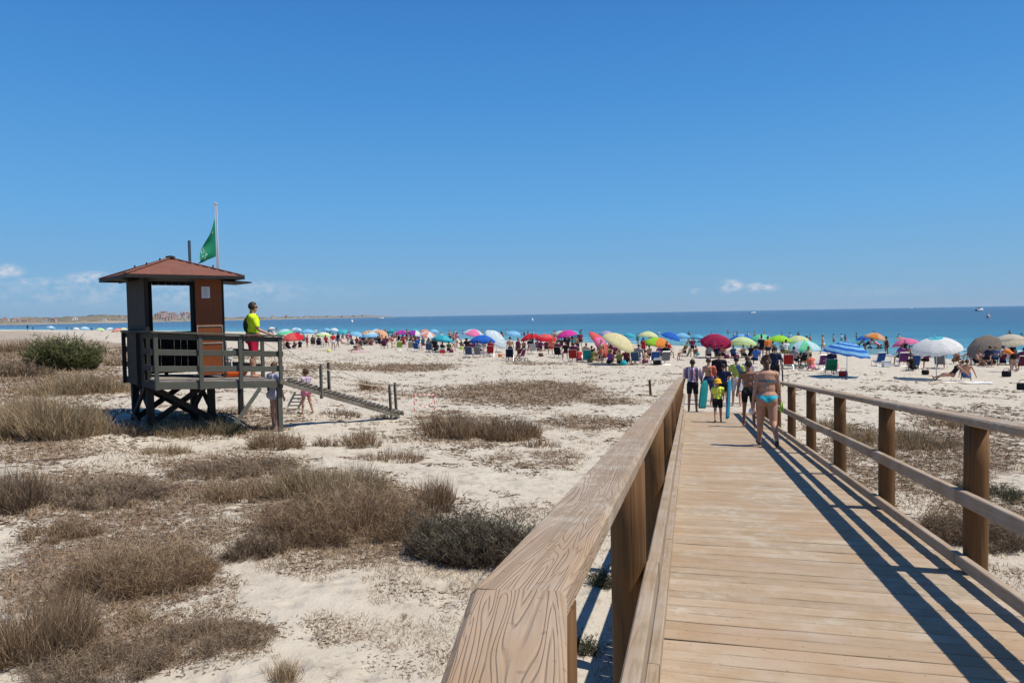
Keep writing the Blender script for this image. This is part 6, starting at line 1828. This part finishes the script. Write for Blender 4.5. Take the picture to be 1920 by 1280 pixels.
PT = [
 (1812, 714, 'ground', None, 'denim', 'bare-backed man sitting on a white towel on open sand', -.25, 'tan', 'brown'), (1786, 715, 'recline', None, 'suit', 'woman in dark swimsuit reclining left of the sitting man', 1.25, 'tan', 'brown'),
 (1712, 696, 'hug', 'black', 'black', 'person crouching at the blue chair', .4), (1721, 690, 'chair', 'red', 'navy', 'person in red shirt by the big white umbrella', .1), (1736, 692, 'chair', 'plum', 'black', 'person in plum sitting left of the umbrella pole', .3),
 (1764, 690, 'chair', 'black', 'grey', 'dark-haired person in the grey chair', -.3), (1688, 684, 'chair', 'purple', 'black', 'person in the purple chair', .2), (1697, 672, 'stand', 'black', 'navy', 'standing person in black under the bubble-gum pink umbrella', .5, None, None, .8),
 (1662, 668, 'standf', None, 'suit', 'dark-tanned woman in swimsuit standing at the waterline', .8, 'deep', 'dark'), (1622, 668, 'bend', None, 'suit', 'woman bending down right of the blue striped umbrella', -1.5, 'brown', 'dark'),
 (1543, 664, 'walk', 'bikini', 'white', 'woman in white walking along the waterline', 1.2), (1570, 701, 'hug', 'pink', 'white', 'child in pink beside the green backed chair', .6, None, 'dark', .8), (1558, 700, 'chair', 'navy', 'black', 'person in navy in the green backed chair', .1),
 (1523, 695, 'hug', 'coral', 'pink', 'person wrapped in a pink towel under the pale aqua umbrella', .4), (1490, 691, 'chair', 'grey', 'black', 'person in grey next to the red chair', -.3), (1512, 690, 'chair', 'sand', 'olive', 'person in sand shirt behind the stroller', .3),
 (1440, 676, 'stand', 'orange', 'navy', 'person in orange under the lime umbrella', .4), (1428, 674, 'stand', 'black', 'black', 'person in black under the mint umbrella', -.4), (1416, 690, 'chair', 'blue', 'navy', 'person in blue seated behind the walking group', .5),
 (1474, 680, 'stand', 'white', 'olive', 'person in white shirt under the vivid lime umbrella', .4, None, None, .9),
 (1801, 656, 'stand', None, 'black', 'left one of the couple wading by the foam', .3), (1811, 657, 'standf', 'bikini', 'white', 'right one of the couple wading by the foam', -.3), (1843, 652, 'walk', 'plum', 'navy', 'bather in plum behind the grey-brown umbrella', .9),
 (1852, 654, 'stand', 'grey', 'plum', 'bather in grey behind the grey-brown umbrella', .4), (1820, 678, 'chair', 'black', 'black', 'person in black beside the teal chairs', .5), (1850, 688, 'chair', 'navy', 'black', 'person in navy under the grey-brown umbrella', .3),
 (1866, 688, 'chair', 'denim', 'navy', 'person in denim under the grey-brown umbrella', -.3), (1900, 697, 'bend', 'orange', 'black', 'stooping person in orange at the right edge', .7), (1914, 694, 'chair', 'plum', 'white', 'person in the plum chair at the right edge', .2),
 (1799, 676, 'hug', 'white', 'black', 'small child in white at the teal chair', .2, None, 'dark', .6),
 (1197, 683, 'chair', 'grey', 'denim', 'person in grey in the denim chair under the rainbow umbrella', .2), (1209, 684, 'hug', None, 'plum', 'bare-backed person under the rainbow umbrella', -.2, 'fair'), (1247, 682, 'chair', 'black', 'black', 'person in black in the grey chair under the rainbow umbrella', .4),
 (1254, 672, 'chair', 'red', 'navy', 'person in red under the tilted royal blue umbrella', -.5), (1283, 674, 'chair', 'olive', 'black', 'person in olive shirt seated alone on the sand', 2.0), (1298, 668, 'stand', 'plum', 'black', 'person in plum walking behind the striped towel', .3, None, None, .85),
 (1061, 674, 'chair', 'black', 'plum', 'person in black below the magenta umbrella', .3), (1047, 670, 'chair', 'plum', 'black', 'person in plum in the black chair', -.2), (1086, 679, 'hug', 'red', 'plum', 'person in red crouching before the patterned umbrella', .3),
 (1076, 677, 'chair', 'plum', 'red', 'person in plum in the red chair below the magenta umbrella', 0), (1112, 679, 'hug', 'olive', 'olive', 'person in olive beside the patterned umbrella', -.4), (1099, 678, 'chair', 'sand', 'blue', 'person in sand shirt in the teal chair', .2),
 (1126, 676, 'chair', 'red', 'plum', 'person in red at the foot of the tipped umbrella', .3), (1142, 669, 'hug', 'pink', 'red', 'person in pink right of the tipped umbrella', .5), (1152, 668, 'hug', 'plum', 'brown', 'person in dark plum under the cream umbrella', -.5),
 (1161, 668, 'stand', 'teal', 'black', 'person in dark teal standing under the cream umbrella', .3, None, None, .8), (1088, 655, 'stand', 'plum', 'black', 'dark-haired person standing behind the turquoise umbrella', .4),
 (957, 676, 'stand', None, 'navy', 'man in navy shorts standing before the left red umbrella', .2), (972, 677, 'walk', 'plum', 'brown', 'woman in plum pushing the dark stroller', -.8), (942, 652, 'standf', 'red', 'red', 'woman in red standing behind the tilted white umbrella', -.4),
 (882, 669, 'chair', 'plum', 'grey', 'person in plum in the denim chair', .2), (899, 669, 'chair', 'grey', 'navy', 'person in grey in the grey chair', -.2), (921, 667, 'chair', 'red', 'black', 'person in red in the red chair under royal blue', .2), (875, 662, 'chair', 'black', 'black', 'seated person in black left under the pink umbrella above royal blue', .5),
 (909, 662, 'chair', 'sand', 'white', 'person in pale shirt deep under the royal blue umbrella', .1), (994, 662, 'chair', 'black', 'red', 'person in black in the white chair', .3), (1034, 664, 'chair', 'coral', 'red', 'person in coral under the right red umbrella', .4),
 (852, 650, 'standf', 'bikini', 'black', 'woman in black bikini right of the big turquoise umbrella', .4), (857, 652, 'walk', 'pink', 'white', 'person in pale pink left of the pink umbrella', -.3), (844, 645, 'stand', None, 'navy', 'man in navy trunks by the water right of the turquoise umbrella', .3),
 (805, 660, 'chair', 'grey', 'navy', 'person in the denim chair under white and pink panels', .2), (784, 658, 'chair', 'blue', 'white', 'person in blue in the blue chair under the small turquoise one', -.3), (757, 649, 'chair', 'red', 'red', 'person in red under the purple and magenta umbrella', .2),
 (815, 661, 'chair', 'black', 'black', 'person in black left of the big turquoise pole', .5), (737, 653, 'hug', 'sand', 'sand', 'person in sand colours right of the plum chair', .3), (712, 652, 'chair', 'black', 'black', 'person in black under the peach umbrella', -.2),
 (724, 653, 'chair', 'plum', 'red', 'person in plum in the plum chair under peach', .4), (676, 657, 'kneel', None, 'suit', 'kneeling sunbather in dark swimsuit', .9), (668, 661, 'recline', 'bikini', 'pink', 'sunbather lying in front of the kneeling one', 1.4),
 (694, 646, 'chair', 'navy', 'black', 'person in navy under the pale blue umbrella', .2), (684, 646, 'chair', 'black', 'plum', 'person in black under the sky blue umbrella', -.4), (625, 656, 'stand', 'red', 'white', 'man in red top standing right of the white umbrella', .5),
 (634, 652, 'walk', 'navy', 'denim', 'person in navy walking right of the man in red', -.5), (642, 648, 'recline', 'coral', 'grey', 'person in coral sitting on sand below the cyan umbrella', -1.3), (612, 650, 'chair', 'red', 'plum', 'person in red under the white greenish umbrella', .2),
 (600, 651, 'chair', 'black', 'navy', 'person in black in the navy chair', -.2), (588, 649, 'chair', 'brown', 'white', 'person in brown in the brown chair', .3), (552, 642, 'chair', 'red', 'black', 'person in red under the coral umbrella', .2), (539, 642, 'hug', 'brown', 'red', 'person in brown crouching left under the coral umbrella', .5),
 (571, 642, 'chair', 'teal', 'black', 'person in dark teal under the light blue umbrella', -.3), (592, 634, 'stand', 'white', 'grey', 'bather in white shirt behind the white umbrella', .3),
 (62, 620, 'stand', 'navy', 'black', 'person in navy left of the far row of umbrellas', .2), (52, 620, 'stand', 'black', 'plum', 'leftmost tiny figure on the far beach', .2), (126, 620, 'walk', 'plum', 'navy', 'tiny figure in plum right of the leftmost far umbrella', .2), (135, 620, 'stand', 'grey', 'black', 'tiny figure in grey by the second far umbrella', .2),
 (172, 621, 'chair', 'black', 'black', 'tiny seated figure right of the third far umbrella', .2), (190, 623, 'chair', 'navy', 'black', 'tiny figure under the fourth far umbrella', .2), (220, 624, 'chair', 'plum', 'red', 'tiny figure under the pinkish far umbrella', .2), (97, 620, 'chair', 'black', 'black', 'tiny figure under the leftmost far umbrella', .2),
]
for r in PT: person(*r)
# more people resting in the shade, two or three to an umbrella
_short = {}
for r in UT:
    q_ = r[6].split(' umbrella')[0]; _short.setdefault(q_, []).append(r)
for q_, rs in _short.items():
    r = rs[0]
    if len(rs) > 1 or r[0] in ('f5', 'g5', 'f4') or r[2] < 24 or r[0][0] == 'z' or len(q_.split()) > 7: continue
    cols_ = CR.sample(['black', 'navy', 'plum', 'brown', 'denim', 'grey', 'red', 'olive', 'teal', 'purple'], 3)
    for (nm_, dx, dy), c_ in zip((('left', -.62, -.25), ('right', .58, .1), ('middle', .05, -.55)), cols_):
        person_at(by(r[0], dx + CR.uniform(-.1, .1), dy), CR.choice(['hug', 'hug', 'ground']), c_ if CR.random() < .75 else None, 'black',
                  '%s one in %s resting in the shade under the %s umbrella' % (nm_, c_, q_))
    for (nm_, dx, dy), c_ in zip((('left', -1.15, .9), ('right', 1.05, 1.3)), CR.sample(['black', 'navy', 'plum', 'coral', 'white', 'grey', 'red', 'olive', 'teal', 'pink'], 2)):
        k_ = CR.choice(['stand', 'walk', 'standf', 'bend', 'hug'])
        person_at(by(r[0], dx + CR.uniform(-.25, .25), dy + CR.uniform(-.3, .5)), k_, c_ if CR.random() < .6 else None, c_, '%s in %s behind the %s side of the %s umbrella' % ({'hug': 'sitter', 'bend': 'stooping figure'}.get(k_, 'standing figure'), c_, nm_, q_), CR.uniform(-3, 3), CR.uniform(.8, 1.02))
    p_ = by(r[0], CR.uniform(-.9, .9), -.75); bc_ = CR.choice(['black', 'navy', 'brown', 'plum', 'teal'])
    mb = MB(); mb.lathe([(.17, 0), (.21, .05), (.20, .22), (.15, .30), (.04, .31)], 10); mb.path([(-.14, 0, .28), (-.06, 0, .38), (.08, 0, .37), (.14, 0, .28)], .012, 5)
    o = mb.build('beach_bag', cc(bc_), None, True, (p_[0], p_[1], gz(*p_))); tag(o, '%s bag lying at the foot of the %s umbrella' % (bc_, q_), 'bag')
# bathers standing in the sea: only heads and shoulders show
BATH = [(1403, 628), (1415, 630), (1433, 628), (1466, 631), (1481, 636), (1497, 630), (1519, 638), (1563, 639), (1578, 637), (1585, 637), (1606, 634), (1639, 628), (1685, 634), (1893, 626), (1915, 633), (1382, 626), (1376, 630), (1365, 624), (1334, 632),
        (1292, 628), (1235, 626), (1106, 628), (1112, 627), (1088, 624), (1000, 627), (990, 626), (983, 628), (978, 628), (950, 625), (940, 630), (905, 624), (895, 625), (855, 628), (868, 627), (723, 624), (728, 625), (765, 624), (712, 624), (655, 626)]
for i, (px, py) in enumerate(BATH):
    p = at(px, py, 0.0)
    s_ = float(-shore_dist(np.array([p[0]]), np.array([p[1]]))[0])
    if s_ < 3: p = p + np.array([.7, .72, 0]) * (3.5 - s_)
    deep = min(1.1, .35 + .02 * max(0, s_))
    make_person(TPL['stand' if i % 3 else 'standf'], 'bather standing in the sea beyond the umbrellas', (p[0], p[1], -deep), CR.uniform(-2, 2), CR.choice(['tan', 'brown', 'fair']), CR.choice(['dark', 'brown']),
                outfit('', None if i % 4 else 'white', CR.choice(['navy', 'black', 'red'])), -.06, 'bathers in the sea')

# ------------------------------------------------------------------ sea air: thin even haze round everything
hb = MB(); hb.box((0, 0, 31), (27000, 27000, 84))
hz_m = bpy.data.materials.new('sea_haze'); hz_m.use_nodes = True
nt_ = hz_m.node_tree; nt_.nodes.clear()
pv = nt_.nodes.new('ShaderNodeVolumePrincipled')
pv.inputs['Color'].default_value = (.80, .88, 1.0, 1)
pv.inputs['Density'].default_value = 1.9e-5
pv.inputs['Anisotropy'].default_value = 0.2
ho = nt_.nodes.new('ShaderNodeOutputMaterial')
nt_.links.new(pv.outputs[0], ho.inputs['Volume'])
haze = hb.build('haze', hz_m)
tag(haze, 'thin bluish sea haze over the whole bay', 'haze', kind='stuff')
